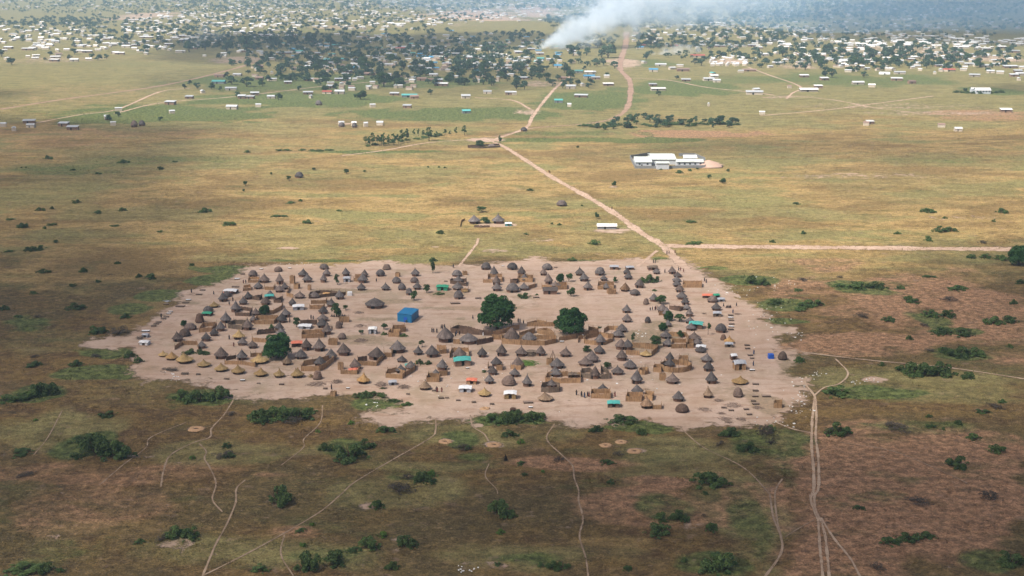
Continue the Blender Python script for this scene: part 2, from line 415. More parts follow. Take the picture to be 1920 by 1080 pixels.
def mat_thatch(name, dark, mid, light, ringk=9.0):
    t = NT(name, .95)
    o = t.obj(); r = t.rnd()
    sep = t.add("ShaderNodeSeparateXYZ", None, Vector=o)
    ang = t.math('ARCTAN2', sep.outputs[0], sep.outputs[1])
    streak = t.noise(t.add("ShaderNodeCombineXYZ", None, X=t.math('MULTIPLY', ang, 9.0), Y=t.math('MULTIPLY', sep.outputs[2], 2.5), Z=t.math('MULTIPLY', r, 40)).outputs[0], 1.0, 3, .6)
    blot = t.noise(t.add("ShaderNodeVectorMath", {"operation": 'ADD'}, i0=o, i1=t.add("ShaderNodeCombineXYZ", None, X=t.math('MULTIPLY', r, 55)).outputs[0]).outputs[0], 3.2, 4, .65)
    c = t.mix(t.step(t.math('ADD', t.math('MULTIPLY', streak, .55), t.math('MULTIPLY', blot, .45)), .36, .64), dark, mid)
    c = t.mix(t.math('MULTIPLY', t.step(blot, .55, .74), .6), c, light)
    r2 = t.math('FRACT', t.math('MULTIPLY', r, 7.31))
    c = t.mix(t.math('MULTIPLY', t.step(r2, .45, 1.0), .6), c, t.add("ShaderNodeVectorMath", {"operation": 'MULTIPLY'}, i0=c, i1=(1.32, 1.02, .82)).outputs[0])
    k = t.math('ADD', t.math('MULTIPLY', r, .66), .68)
    t.color(t.add("ShaderNodeVectorMath", {"operation": 'SCALE'}, i0=c, Scale=k).outputs[0])
    rings = t.add("ShaderNodeTexWave", {"bands_direction": 'Z'}, Vector=o, Scale=ringk * .5, Distortion=2.5).outputs["Fac"]
    t.bump(t.math('ADD', t.math('MULTIPLY', rings, .6), streak), .7, .06)
    return t.m
def mat_reed(name, c1, c2):
    t = NT(name, .92)
    p = t.pos()
    n = t.noise(t.vec(p, (5.5, 5.5, .5)), 1.0, 3, .6)
    n2 = t.noise(p, .5, 3, .6)
    c = t.mix(t.step(t.math('ADD', t.math('MULTIPLY', n, .6), t.math('MULTIPLY', n2, .4)), .36, .64), c1, c2)
    k = t.math('ADD', t.math('MULTIPLY', t.rnd(), .4), .8)
    t.color(t.add("ShaderNodeVectorMath", {"operation": 'SCALE'}, i0=c, Scale=k).outputs[0])
    t.bump(n, .6, .06)
    return t.m
def mat_plain(name, c, rough=.9, var=.25, scale=1.2, spec=.15, objvar=0.0):
    t = NT(name, rough)
    t.b.inputs["Specular IOR Level"].default_value = spec
    p = t.pos()
    n = t.noise(p, scale, 4, .6)
    k = t.math('ADD', t.math('MULTIPLY', t.math('SUBTRACT', n, .5), var * 2), 1.0)
    if objvar: k = t.math('MULTIPLY', k, t.math('ADD', t.math('MULTIPLY', t.rnd(), objvar), 1 - objvar / 2))
    t.color(t.add("ShaderNodeVectorMath", {"operation": 'SCALE'}, i0=tuple(c), Scale=k).outputs[0])
    t.bump(n, .25, .05)
    return t.m
def mat_leaf(name, dark, light, objvar=.35):
    t = NT(name, .7)
    i = t.isl()
    n = t.noise(t.pos(), .35, 3)
    c = t.mix(t.math('ADD', t.math('MULTIPLY', i, .6), t.math('MULTIPLY', t.step(n, .35, .65), .4)), dark, light)
    k = t.math('ADD', t.math('MULTIPLY', t.rnd(), objvar), 1 - objvar / 2)
    c = t.add("ShaderNodeVectorMath", {"operation": 'SCALE'}, i0=c, Scale=k).outputs[0]
    t.color(c)
    t.b.inputs["Specular IOR Level"].default_value = .25
    tl = t.add("ShaderNodeBsdfTranslucent", None, Color=c)
    mx = t.add("ShaderNodeMixShader", None, i0=.3, i1=t.b.outputs[0], i2=tl.outputs[0])
    t.t.links.new(mx.outputs[0], t.out.inputs[0])
    return t.m
def mat_tin(name, c, rough=.45, objvar=.3):
    t = NT(name, rough)
    t.b.inputs["Specular IOR Level"].default_value = .4
    p = t.pos()
    n = t.noise(p, .6, 4, .6)
    c2 = t.mix(t.math('MULTIPLY', t.step(n, .5, .72), .5), tuple(c), (c[0] * .62, c[1] * .52, c[2] * .45))
    k = t.math('ADD', t.math('MULTIPLY', t.rnd(), objvar), 1 - objvar * .7)
    t.color(t.add("ShaderNodeVectorMath", {"operation": 'SCALE'}, i0=c2, Scale=k).outputs[0])
    w = t.add("ShaderNodeTexWave", None, Vector=t.obj(), Scale=2.2).outputs["Fac"]
    t.bump(w, .3, .05)
    return t.m
MAT["ground"] = mat_ground()
MAT["grass"] = mat_grass()
MAT["road"] = mat_path("pale_dirt_road", (0.33, 0.225, 0.16), (0.46, 0.33, 0.25))
MAT["redroad"] = mat_path("red_dirt_road", (0.24, 0.150, 0.105), (0.33, 0.220, 0.160))
MAT["foot"] = mat_path("footpath_soil", (0.23, 0.16, 0.105), (0.35, 0.255, 0.175), .30, .75)
MAT["track"] = mat_path("wheel_track_soil", (0.31, 0.215, 0.145), (0.44, 0.325, 0.23), .30, 1.0)
MAT["thatch"] = mat_thatch("grey_weathered_thatch", (0.070, 0.060, 0.058), (0.140, 0.122, 0.116), (0.235, 0.205, 0.19))
MAT["straw"] = mat_thatch("fresh_yellow_straw", (0.24, 0.16, 0.072), (0.38, 0.265, 0.125), (0.50, 0.385, 0.22))
MAT["oldstraw"] = mat_thatch("faded_brown_straw", (0.13, 0.085, 0.055), (0.24, 0.17, 0.115), (0.36, 0.28, 0.20))
MAT["brown"] = mat_thatch("brown_dome_thatch", (0.095, 0.066, 0.052), (0.165, 0.12, 0.098), (0.24, 0.18, 0.15))
MAT["mud"] = mat_plain("mud_wall", (0.17, 0.10, 0.07), .95, .35, 2.0, objvar=.5)
MAT["darkwall"] = mat_plain("dark_stick_wall", (0.075, 0.042, 0.03), .95, .4, 3.0, objvar=.5)
MAT["door"] = mat_plain("dark_doorway", (0.018, 0.014, 0.012), .95, .2)  # near-black stands in for the shade inside openings; also colours the charred stump
MAT["reed"] = mat_reed("reed_mat", (0.22, 0.132, 0.072), (0.40, 0.25, 0.135))
MAT["reeddark"] = mat_reed("dark_and_shaded_reed_mat", (0.075, 0.050, 0.038), (0.16, 0.102, 0.070))  # dark reed, with shade painted in for inner and unlit fence runs
MAT["reedgrey"] = mat_reed("grey_reed_mat", (0.10, 0.075, 0.058), (0.20, 0.15, 0.11))
MAT["wood"] = mat_plain("rough_wood", (0.085, 0.055, 0.038), .9, .35, 4.0)
MAT["bark"] = mat_plain("tree_bark", (0.075, 0.055, 0.042), .95, .35, 3.0)
MAT["mango"] = mat_leaf("dense_dark_leaves", (0.016, 0.052, 0.014), (0.060, 0.150, 0.036))
MAT["leaf"] = mat_leaf("mid_green_leaves", (0.026, 0.062, 0.018), (0.075, 0.135, 0.040))
MAT["shrub"] = mat_leaf("shrub_leaves", (0.040, 0.080, 0.024), (0.125, 0.185, 0.054), .5)
MAT["limeshrub"] = mat_leaf("lime_shrub_leaves", (0.075, 0.15, 0.026), (0.16, 0.27, 0.055), .3)
MAT["dryshrub"] = mat_leaf("dry_shrub_twigs", (0.060, 0.048, 0.042), (0.125, 0.105, 0.080), .4)
MAT["town_leaf"] = mat_leaf("town_tree_leaves", (0.028, 0.064, 0.036), (0.078, 0.128, 0.066), .6)
MAT["white"] = mat_tin("white_tin_roof", (0.70, 0.70, 0.69), .5, .45)
MAT["greytin"] = mat_tin("grey_tin_roof", (0.46, 0.48, 0.50), .4, .4)
MAT["rusttin"] = mat_tin("rusty_tin_roof", (0.24, 0.16, 0.13), .6, .4)
MAT["bluetin"] = mat_tin("blue_tin_roof", (0.06, 0.26, 0.45), .5, .3)
MAT["tealtin"] = mat_tin("teal_tin_roof", (0.09, 0.34, 0.33), .5, .3)
MAT["redtin"] = mat_tin("red_tin_roof", (0.36, 0.085, 0.06), .5, .3)
MAT["palegreen"] = mat_tin("pale_green_tin_roof", (0.54, 0.59, 0.555), .55, .2)
MAT["wallcream"] = mat_plain("plastered_wall", (0.42, 0.36, 0.29), .9, .2, .8, objvar=.6)
MAT["wallmud"] = mat_plain("mud_brick_wall", (0.24, 0.155, 0.11), .95, .3, .8, objvar=.5)
MAT["wallwhite"] = mat_plain("whitewashed_wall", (0.47, 0.50, 0.53), .85, .12, .5)
MAT["wallgrey"] = mat_plain("grey_block_wall", (0.20, 0.205, 0.21), .9, .15, .6)
MAT["glass"] = mat_plain("window_dark", (0.05, 0.06, 0.07), .3, .1)
MAT["tarpblue"] = mat_plain("blue_tarpaulin", (0.010, 0.140, 0.30), .55, .10, .7, .3)
MAT["tarpdeep"] = mat_plain("deep_blue_plastic", (0.012, 0.085, 0.42), .45, .1, .7, .3)
MAT["tarpteal"] = mat_plain("teal_tarpaulin", (0.07, 0.34, 0.30), .55, .18, .8, .3)
MAT["tarpgreen"] = mat_plain("green_tarpaulin", (0.03, 0.24, 0.14), .55, .2, .8, .3)
MAT["tarporange"] = mat_plain("orange_tarpaulin", (0.56, 0.16, 0.095), .6, .2, .8, .3)
MAT["tarpwhite"] = mat_plain("white_tarpaulin", (0.60, 0.60, 0.61), .6, .2, .8, .3)
MAT["tarpgrey"] = mat_plain("grey_tarpaulin", (0.33, 0.34, 0.37), .65, .25, .8, .3)
MAT["skin"] = mat_plain("dark_brown_skin", (0.045, 0.026, 0.018), .6, .1, 6)
MAT["hair"] = mat_plain("black_hair", (0.012, 0.010, 0.010), .8, .1, 6)
MAT["cloth_dark"] = mat_plain("dark_cloth", (0.028, 0.026, 0.034), .9, .3, 4, objvar=.8)
MAT["cloth_red"] = mat_plain("red_brown_cloth", (0.15, 0.04, 0.03), .9, .3, 4, objvar=.5)
MAT["cloth_white"] = mat_plain("white_cloth", (0.68, 0.68, 0.68), .9, .15, 4)
MAT["cloth_blue"] = mat_plain("blue_cloth", (0.06, 0.08, 0.14), .9, .25, 4, objvar=.5)
MAT["earth"] = mat_plain("dug_earth", (0.42, 0.26, 0.145), .95, .25, 1.0)
MAT["pinkearth"] = mat_plain("pinkish_earth", (0.44, 0.30, 0.235), .95, .2, .5)
MAT["pitdark"] = mat_plain("dark_pit_earth", (0.085, 0.055, 0.04), .95, .25, 1.0)  # darker earth tone for the pit floors
MAT["twigs"] = mat_plain("dry_twigs", (0.22, 0.16, 0.125), .95, .4, 3.0)
MAT["litter"] = mat_plain("pale_plastic_scraps", (0.72, 0.72, 0.70), .6, .2)

# ------------------------------------------------------------------ ground
def axis_x():
    a = list(np.arange(0, 190, 1.3)); s = 1.3
    while a[-1] < 26000: s = min(s * 1.045, 1500); a.append(a[-1] + s)
    a = np.array(a); return np.concatenate([-a[:0:-1], a])
def axis_y():
    a = list(np.arange(262, 640, 1.3)); s = 1.3
    while a[-1] < 42000: s = min(s * (1.012 if a[-1] < 7000 else 1.08), 2500); a.append(a[-1] + s)
    b = [262]; s = 1.3
    while b[-1] > -9000: s *= 1.12; b.append(b[-1] - s)
    return np.concatenate([np.array(b)[:0:-1], np.array(a)])
gx, gy = axis_x(), axis_y()
X, Y = np.meshgrid(gx, gy)
Vg = np.stack([X.ravel(), Y.ravel(), np.zeros(X.size)], 1)
nx, ny = len(gx), len(gy)
idx = np.arange(nx * ny).reshape(ny, nx)
Fg = np.stack([idx[:-1, :-1].ravel(), idx[:-1, 1:].ravel(), idx[1:, 1:].ravel(), idx[1:, :-1].ravel()], 1)
gm = np_mesh("ground", Vg, Fg, MAT["ground"])
def put_masks(me, x, y):
    for k, a in masks(x, y).items():
        if k == 'vill': continue
        at = me.attributes.new(k, 'FLOAT', 'POINT'); at.data.foreach_set("value", a.astype(np.float32))
put_masks(gm, Vg[:, 0], Vg[:, 1])
ground = bpy.data.objects.new("ground", gm); COL.objects.link(ground)
tag(ground, "wide dry savanna plain with a trodden bare village clearing", kind="structure")

# ------------------------------------------------------------------ roads and paths (strips lying just above the ground)
PATH_Z = [0.012]
def smooth_line(P, n=6):
    P = [np.array(p, float) for p in P]
    if len(P) < 3: return [P[0] + (P[1] - P[0]) * i / 8 for i in range(9)]
    out = []
    for i in range(len(P) - 1):
        p0 = P[i - 1] if i else 2 * P[0] - P[1]; p1 = P[i]; p2 = P[i + 1]
        p3 = P[i + 2] if i + 2 < len(P) else 2 * P[-1] - P[-2]
        for k in range(n):
            t = k / n
            out.append(.5 * (2 * p1 + (p2 - p0) * t + (2 * p0 - 5 * p1 + 4 * p2 - p3) * t * t + (3 * p1 - p0 - 3 * p2 + p3) * t ** 3))
    out.append(P[-1]); return out
def strip(name, pxs, width, mat, label, smooth=6):
    P = smooth_line([G(*p) for p in pxs], smooth)
    if not isinstance(width, (tuple, list)): width = (width, width)
    z = PATH_Z[0]; PATH_Z[0] += 0.004
    V = []; E = []; F = []
    n = len(P)
    for i, p in enumerate(P):
        d = P[min(i + 1, n - 1)] - P[max(i - 1, 0)]; d = d / (np.linalg.norm(d) + 1e-9)
        q = np.array([-d[1], d[0]])
        w = (width[0] + (width[1] - width[0]) * (i / (n - 1)) ** .5) * (1 + .25 * math.sin(i * 1.7) * math.sin(i * .6))
        for k, e in ((-.62, 0), (-.2, 1), (.2, 1), (.62, 0)):
            c = p + q * w * k; V.append((c[0], c[1], z)); E.append(e)
    for i in range(n - 1):
        for k in range(3):
            a = i * 4 + k; F.append((a, a + 1, a + 5, a + 4))
    me = bpy.data.meshes.new(name); me.from_pydata(V, [], F); me.materials.append(MAT[mat])
    at = me.attributes.new("edge", 'FLOAT', 'POINT'); at.data.foreach_set("value", E)
    o = bpy.data.objects.new(name, me); COL.objects.link(o)
    return tag(o, label, kind="structure")
strip("dirt_road", [(905,258),(945,275),(985,300),(1040,335),(1100,368),(1160,405),(1200,435),(1240,458),(1264,482),(1288,505)], (3.6, 5.0), "road", "pale dirt road running from the red junction down to the village")
strip("dirt_road", [(1248,461),(1350,462),(1500,463.5),(1700,465.5),(1900,467),(2060,469)], 9, "road", "straight pale dirt road branching to the right above the village")
strip("dirt_road", [(1175,60),(1173,85),(1165,110),(1163,130),(1180,150),(1182,178),(1174,205),(1148,222),(1100,232),(1000,240),(945,253),(900,259)], (13, 2.6), "redroad", "red dirt road coming straight down out of the town")
strip("dirt_road", [(0,205),(120,186),(300,161),(420,134),(500,112),(600,95)], 6, "redroad", "long red dirt road across the plain at far left")
strip("dirt_road", [(60,232),(150,215),(220,205),(300,172),(360,165)], 3.2, "road", "pale dirt road leading to the left edge houses")
strip("dirt_road", [(215,213),(300,193),(420,183),(520,172),(620,160),(720,152)], 3.2, "road", "pale dirt road along the front of the town")
strip("dirt_road", [(925,262),(985,240),(1000,216),(1028,180),(1050,157),(1075,140)], 3.6, "road", "winding pale dirt road climbing to the town centre")
strip("dirt_road", [(995,205),(960,188),(890,183)], 3.2, "road", "short pale branch of the winding dirt road")
strip("dirt_road", [(1170,146),(1250,150),(1320,163),(1400,172),(1450,178)], 3.2, "road", "pale dirt road leaving the red road to the right")
strip("dirt_road", [(1400,125),(1440,140),(1500,162),(1485,175),(1475,185)], 2.6, "road", "pale dirt road passing the tent cluster")
strip("dirt_road", [(1425,217),(1550,206),(1620,197),(1750,180)], 3, "road", "pale dirt road across the right hand plain")
strip("dirt_road", [(1480,180),(1560,187),(1640,202),(1720,212)], 2.6, "road", "faint pale dirt road on the right hand plain")
strip("dirt_road", [(640,292),(720,282),(800,268),(905,260)], 2.6, "road", "faint pale track in the dry grass beside the tree row")
strip("footpath", [(897,447),(893,458),(880,475),(860,500)], 1.3, "road", "thin footpath from the twin hut farm to the village")
strip("footpath", [(1232,470),(1215,484),(1195,500)], 1.8, "road", "short footpath from road junction into the village")
A3 = Tile(0, 760, 3); B3 = Tile(640, 760, 3); C3 = Tile(1280, 720, 3)
def FP(T, pts, w, label, mat="foot"): strip("footpath", [T(*p) for p in pts], w * .85, mat, label)
FP(A3, [(1330,-60),(1295,0),(1255,60),(1190,130),(1180,180),(1090,210),(960,280),(920,370),(905,460)], .6, "winding footpath passing the dug pit left of the village")
FP(A3, [(1120,215),(1160,260),(1150,300),(1180,350),(1215,440),(1195,530),(1250,600)], .55, "crooked footpath below the pit")
FP(A3, [(1380,420),(1330,470),(1325,550),(1270,680),(1210,790),(1140,960),(1120,1000)], .6, "footpath running down to the bottom edge")
FP(A3, [(1140,960),(1380,840),(1590,725),(1800,600),(1920,500),(2000,430),(2220,300),(2420,185),(2450,140),(2450,80)], .62, "long footpath slanting down from the village front")
FP(A3, [(1600,730),(1580,840),(1650,960)], .45, "small footpath fork near the bottom shrubs")
FP(A3, [(1050,95),(850,180),(820,240),(700,330),(560,450)], .45, "faint footpath left of the dug pit")
FP(A3, [(1815,0),(1800,100),(1710,190),(1705,240),(1580,340)], .45, "faint footpath below the twin shrubs")
FP(A3, [(350,30),(270,180),(190,280)], .4, "faint footpath at far left grass")
FP(B3, [(725,55),(740,120),(800,160),(830,205)], .6, "short footpath from village to sand pit")
FP(B3, [(1200,105),(1155,190),(1240,280),(1300,340),(1310,410),(1335,480),(1335,540),(1360,640),(1340,740),(1375,860),(1390,980)], .55, "footpath running down through the middle foreground")
FP(B3, [(830,330),(810,400),(870,470),(880,500)], .35, "faint short footpath in the foreground grass")
FP(C3, [(-30,235),(0,260),(120,360),(340,470),(490,620)], .55, "diagonal footpath meeting the twin track")
FP(C3, [(560,535),(520,610),(530,760),(555,860)], .6, "inner rut of the side track")
FP(C3, [(490,620),(510,750),(555,870),(550,960),(460,1090)], .7, "outer rut of the side track")
FP(C3, [(740,765),(660,810),(570,865)], .4, "thin link between the two tracks")
FP(C3, [(695,-40),(690,0),(740,65),(748,110)], .9, "track coming from the village right edge", "track")
FP(C3, [(740,65),(800,20),(880,0),(930,-60),(860,-140)], .7, "track curling to the right shrubs", "track")
FP(C3, [(742,80),(738,120),(728,220),(725,350),(735,470),(738,590),(720,640),(735,700),(765,770)], 1.0, "left rut of the main vehicle track", "track")
FP(C3, [(748,90),(752,200),(748,300),(763,420),(765,580),(742,630),(745,700),(770,760)], .9, "right rut of the main vehicle track", "track")
FP(C3, [(762,760),(770,900),(780,1000),(788,1090)], .8, "left wheel rut at the bottom edge", "track")
FP(C3, [(775,760),(800,850),(812,950),(825,1090)], .8, "right wheel rut at the bottom edge", "track")
FP(C3, [(778,755),(850,870),(940,980),(1000,1090)], .7, "footpath splitting right from the vehicle track", "track")
FP(C3, [(520,215),(620,255),(725,278)], .8, "footpath from village corner to the vehicle track", "track")
strip("footpath", [(1462,655),(1560,668),(1650,678),(1780,690),(1940,714)], .9, "track", "footpath leaving the village to the right")
FP(C3, [(880,330),(1180,380),(1450,490),(1600,560)], .4, "faint footpath over the red soil")

# ------------------------------------------------------------------ grass tufts (nobody could count them)
def make_grass():
    n = 190000
    r = RNG
    # distance density ~ 1/d so that the cover looks alike near and far
    yy = 285 * (1350 / 285) ** r.random(n)
    hw = yy * .40 + 20
    xx = (r.random(n) * 2 - 1) * hw
    clump = fbm(xx / 5, yy / 5, 33)
    m = masks(xx, yy)
    keep = (m["bare"] < .35) & (r.random(n) < np.clip((clump - .28) * 2.6, .08, 1))
    xx, yy = xx[keep], yy[keep]; n = len(xx)
    size = (.22 + .38 * r.random(n)) * (1 + (yy - 285) / 1400)
    size *= np.where(m["green"][keep] > .4, 1.2, 1.0)
    B = 4
    V = np.zeros((n, B, 3, 3))
    for b in range(B):
        a = r.random(n) * 2 * PI; ln = .25 + .6 * r.random(n); w = .10 + .13 * r.random(n)
        dx, dy = np.cos(a), np.sin(a)
        V[:, b, 0] = np.stack([xx - dy * w * size, yy + dx * w * size, np.full(n, -.02)], 1)
        V[:, b, 1] = np.stack([xx + dy * w * size, yy - dx * w * size, np.full(n, -.02)], 1)
        V[:, b, 2] = np.stack([xx + dx * ln * size, yy + dy * ln * size, size * (.55 + .45 * r.random(n))], 1)
    V = V.reshape(-1, 3)
    F = np.arange(len(V)).reshape(-1, 3)
    me = np_mesh("grass", V, F, MAT["grass"])
    base = masks(xx, yy)
    for k in ("green", "gold", "red", "olive"):
        at = me.attributes.new(k, 'FLOAT', 'POINT'); at.data.foreach_set("value", np.repeat(base[k], B * 3).astype(np.float32))
    o = bpy.data.objects.new("grass", me); COL.objects.link(o)
    return tag(o, "dry brown and green tufts of savanna grass over the plain", "grass", kind="stuff")
make_grass()

# ------------------------------------------------------------------ clouds above the plain (their shade falls on the fore- and background)
def mat_cloud():
    t = NT("thin_cloud", 1.0)
    n = t.noise(t.pos(), .004, 5, .6)
    f = t.math('ADD', t.math('MULTIPLY', t.step(n, .3, .7), .30), t.math('SUBTRACT', t.attr("dens"), .15))
    tr = t.add("ShaderNodeBsdfTransparent")
    df = t.add("ShaderNodeBsdfDiffuse", None, Color=(.85, .85, .85))
    tl = t.add("ShaderNodeBsdfTranslucent", None, Color=(.8, .8, .8))
    a = t.add("ShaderNodeMixShader", None, i0=.5, i1=df.outputs[0], i2=tl.outputs[0])
    mx = t.add("ShaderNodeMixShader", None, i0=f, i1=tr.outputs[0], i2=a.outputs[0])
    t.t.links.new(mx.outputs[0], t.out.inputs[0])
    return t.m
MAT["cloud"] = mat_cloud()
CLOUD_Z = 900.0
def cloud(blobs, dens, label):
    """blobs: (x, y, rx, ry) of the shade on the ground; the cloud stands up the sun's ray"""
    k = CLOUD_Z / SUN_DIR.z
    V = []; F = []; D = []
    for bi, (x, y, rx, ry) in enumerate(blobs):
        cx, cy = x + SUN_DIR.x * k, y + SUN_DIR.y * k
        ns, nr = 48, 16
        th = np.linspace(0, 2 * PI, ns, endpoint=False)
        n0 = len(V)
        for i in range(nr + 1):
            ph = PI * i / nr
            for a in th:
                ux, uy, uz = math.sin(ph) * math.cos(a), math.sin(ph) * math.sin(a), math.cos(ph)
                w = float(fbm(np.array([ux * 2.2 + bi * 7]), np.array([uy * 2.2 + uz]), 5)[0])
                s = .7 + .65 * w
                zz = uz * (95 if uz > 0 else 28) * s
                V.append((cx + ux * rx * s, cy + uy * ry * s, CLOUD_Z + zz)); D.append(dens)
        for i in range(nr):
            for j in range(ns):
                a = n0 + i * ns + j; b = n0 + i * ns + (j + 1) % ns
                F.append((a, b, b + ns, a + ns))
    me = bpy.data.meshes.new("cloud"); me.from_pydata(V, [], F); me.materials.append(MAT["cloud"])
    me.polygons.foreach_set("use_smooth", [True] * len(F))
    at = me.attributes.new("dens", 'FLOAT', 'POINT'); at.data.foreach_set("value", D)
    o = bpy.data.objects.new("cloud", me); COL.objects.link(o)
    return tag(o, label, "cloud", kind="structure")
cloud([(0, 205, 450, 145), (-190, 365, 110, 60), (120, 320, 140, 60)], .46, "broad thin cloud drifting over the foreground plain")
cloud([(0, 430, 330, 150), (0, 520, 260, 90)], .20, "very thin veil of cloud above the village")
cloud([(-560, 1000, 330, 240), (-330, 690, 190, 170), (-900, 1350, 420, 200), (-280, 540, 150, 120)], .48, "grey cloud shading the plain at left")
cloud([(-330, 2250, 250, 400), (-430, 2450, 190, 230), (-60, 2500, 150, 260)], .50, "dense cloud shading the town centre")
cloud([(-190, 1640, 280, 220)], .24, "thin cloud shading the near edge of the town")
cloud([(1300, 3400, 760, 900), (900, 2700, 330, 420), (1900, 3800, 900, 1500)], .48, "dense cloud shading the town on the right")
cloud([(345, 520, 150, 110), (290, 575, 120, 60), (560, 620, 170, 80)], .34, "small cloud shading the grass right of the village")
cloud([(780, 1480, 320, 110), (330, 1000, 240, 60)], .30, "small cloud shading the far right plain")
# ------------------------------------------------------------------ huts (built once per kind at unit size, then copied)
def hut_proto(kind, seed):
    r = random.Random(seed)
    o = empty({'g': "thatched_hut", 'w': "thatched_hut", 'd': "dome_hut", 'b': "dome_hut", 'y': "straw_hut", 's': "straw_hut"}[kind])
    P = {  # wall radius, wall height, wall mat, roof profile, roof mat
        'g': (.385, .40, "mud", [(.50, .30), (.505, .335), (.43, .45), (.33, .585), (.215, .74), (.11, .88), (.03, .985)], "thatch"),
        'w': (.40, .42, "mud", [(.50, .34), (.505, .385), (.42, .53), (.30, .69), (.18, .84), (.07, .95), (.02, .99)], "thatch"),
        'd': (.43, .34, "mud", [(.50, .26), (.51, .33), (.475, .50), (.39, .69), (.27, .85), (.12, .96), (.02, 1.0)], "thatch"),
        'b': (.43, .24, "darkwall", [(.49, .12), (.505, .25), (.475, .46), (.40, .68), (.27, .87), (.12, .97), (.02, 1.0)], "brown"),
        'y': (.355, .42, "darkwall", [(.505, .27), (.51, .335), (.40, .45), (.29, .555), (.19, .68), (.10, .83), (.045, .96)], "straw"),  # dark wall colour carries the open shade under the straw roof
        's': (.38, .34, "darkwall", [(.50, .24), (.51, .30), (.42, .44), (.31, .60), (.19, .78), (.09, .91), (.03, .99)], "oldstraw")}[kind]
    wr, wh, wm, prof, rm = P
    w = MB().lathe([(wr, -.02), (wr, wh * .5), (wr, wh)], 20, .012, r)
    w.build("wall", MAT[wm], o)
    rf = MB()
    q = r.uniform(.88, 1.12); bel = r.uniform(-.05, .008)
    prof = [(rr * (1 + bel * math.sin(z * 5)) + (bel if .4 < z < .85 else 0), .30 + (z - .30) * (q if z < .9 else 1 + (q - 1) * .6)) for rr, z in prof]
    prof2 = []
    for i, (rr, z) in enumerate(prof):      # stepped layers of thatch
        prof2.append((rr, z))
        if 1 <= i < len(prof) - 2: prof2.append((rr * .955, z + .012))
    under = [(.10, wh + .08), (wr * .9, wh - .02)]
    rf.lathe(under[::-1][:1] + prof2, 30, .055 if kind in 'ys' else .042, r, cap0=True, cap1=True)
    roof = rf.build("roof", MAT[rm], o)
    if kind in 'gwys':
        f = MB()
        if kind in 'gw': f.lathe([(.05, .92), (.03, 1.02), (.008, 1.13)], 7, .1, r)
        else:
            for _ in range(6):
                a = r.uniform(0, 2 * PI); k = r.uniform(.02, .07)
                f.tube([(0, 0, .93), (k * math.cos(a), k * math.sin(a), 1.06 + r.uniform(0, .05))], [.025, .006], 5)
        f.build("finial", MAT[rm], roof)
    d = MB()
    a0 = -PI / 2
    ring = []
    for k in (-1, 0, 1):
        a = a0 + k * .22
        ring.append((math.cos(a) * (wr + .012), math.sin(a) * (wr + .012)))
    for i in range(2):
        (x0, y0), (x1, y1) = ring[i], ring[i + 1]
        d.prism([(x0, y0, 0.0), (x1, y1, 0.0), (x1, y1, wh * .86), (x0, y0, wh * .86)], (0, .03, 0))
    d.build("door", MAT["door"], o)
    return o
HUTP = {k: [hut_proto(k, 100 + i + 10 * j) for i in range(n)] for j, (k, n) in enumerate((('g', 8), ('w', 3), ('d', 4), ('b', 3), ('y', 4), ('s', 3)))}
LOOK = {'g': "grey thatched cone hut", 'w': "wide grey thatched hut", 'd': "low grey dome hut", 'b': "brown rounded reed hut", 'y': "yellow straw hut", 's': "faded brown straw hut"}
HGRP = {'g': "grey thatched huts", 'w': "wide grey thatched huts", 'd': "grey dome huts", 'b': "brown dome huts", 'y': "yellow straw huts", 's': "faded straw huts"}
HUTS = []
def huts(T, kind, rows, look=None):
    for i, (x, yt, yb, w) in enumerate(rows):
        px, yb2 = T(x, yb); _, yt2 = T(x, yt); wp = 1.09 * w / T.o[2]
        s = GS(yb2); D = wp / s
        sn, cs = math.sin(dep(yb2)), math.cos(dep(yb2))
        H = ((yb2 - yt2) / s * 1.10 - .40 * D * sn) / cs
        H = max(1.9 if kind in 'gwys' else 1.5, min(H / (1.06 if kind in 'gwys' else 1.0), D * (1.15 if kind in 'gs' else .95)))
        if kind == 'y': H *= .86
        gx_, gy_ = G(px, yb2); gy_ += .40 * D
        o = take(random.Random(int(px * 7 + yb2 * 13)).choice(HUTP[kind]))
        o.location = (gx_, gy_, 0); o.scale = (D, D, H)
        o.rotation_euler = (0, 0, random.uniform(-1.1, 1.1))
        for ch in kids(o):
            if ch.name.startswith("roof"): ch.rotation_euler = (random.uniform(-.07, .07), random.uniform(-.07, .07), 0); ch.location = (random.uniform(-.02, .02), 0, 0)
        reg(o, look or LOOK[kind], px, yb2, "hut", HGRP[kind])
        HUTS.append((px, yb2))
TA, TB, TC, TD, TE = Tile(240, 480, 6), Tile(480, 480, 6), Tile(760, 480, 6), Tile(1040, 480, 6), Tile(1240, 480, 6)
TF, TG, TH, TI, TJ = Tile(240, 620, 6), Tile(520, 620, 6), Tile(780, 620, 6), Tile(1000, 620, 6), Tile(1240, 620, 6)
huts(TA, 'd', [(1398,165,235,100),(895,568,640,110),(690,762,840,135),(1110,398,465,95)])
huts(TA, 'b', [(1685,118,180,88),(800,650,757,98),(625,820,912,122)])
huts(TA, 'g', [(1525,205,305,122),(1705,195,322,96),(1757,300,380,92),(1455,298,375,102),(1697,332,412,104),(1590,395,475,100),(1350,402,492,98),(1290,458,552,95),(1540,470,555,112),
 (1200,512,635,112),(1065,412,518,112),(1090,630,757,118),(550,858,968,125),(870,862,965,110),(960,815,905,96),(1035,738,850,100),(1340,708,838,118),(1430,588,672,92),(1405,662,752,82),
 (1770,588,695,112),(1720,648,755,112),(1845,478,562,84),(1690,745,842,102),(1715,815,905,110),(1280,915,1012,112),(1395,955,1045,112),(820,955,1045,104)])
huts(TA, 'y', [(965,505,585,104),(1230,815,945,132)])
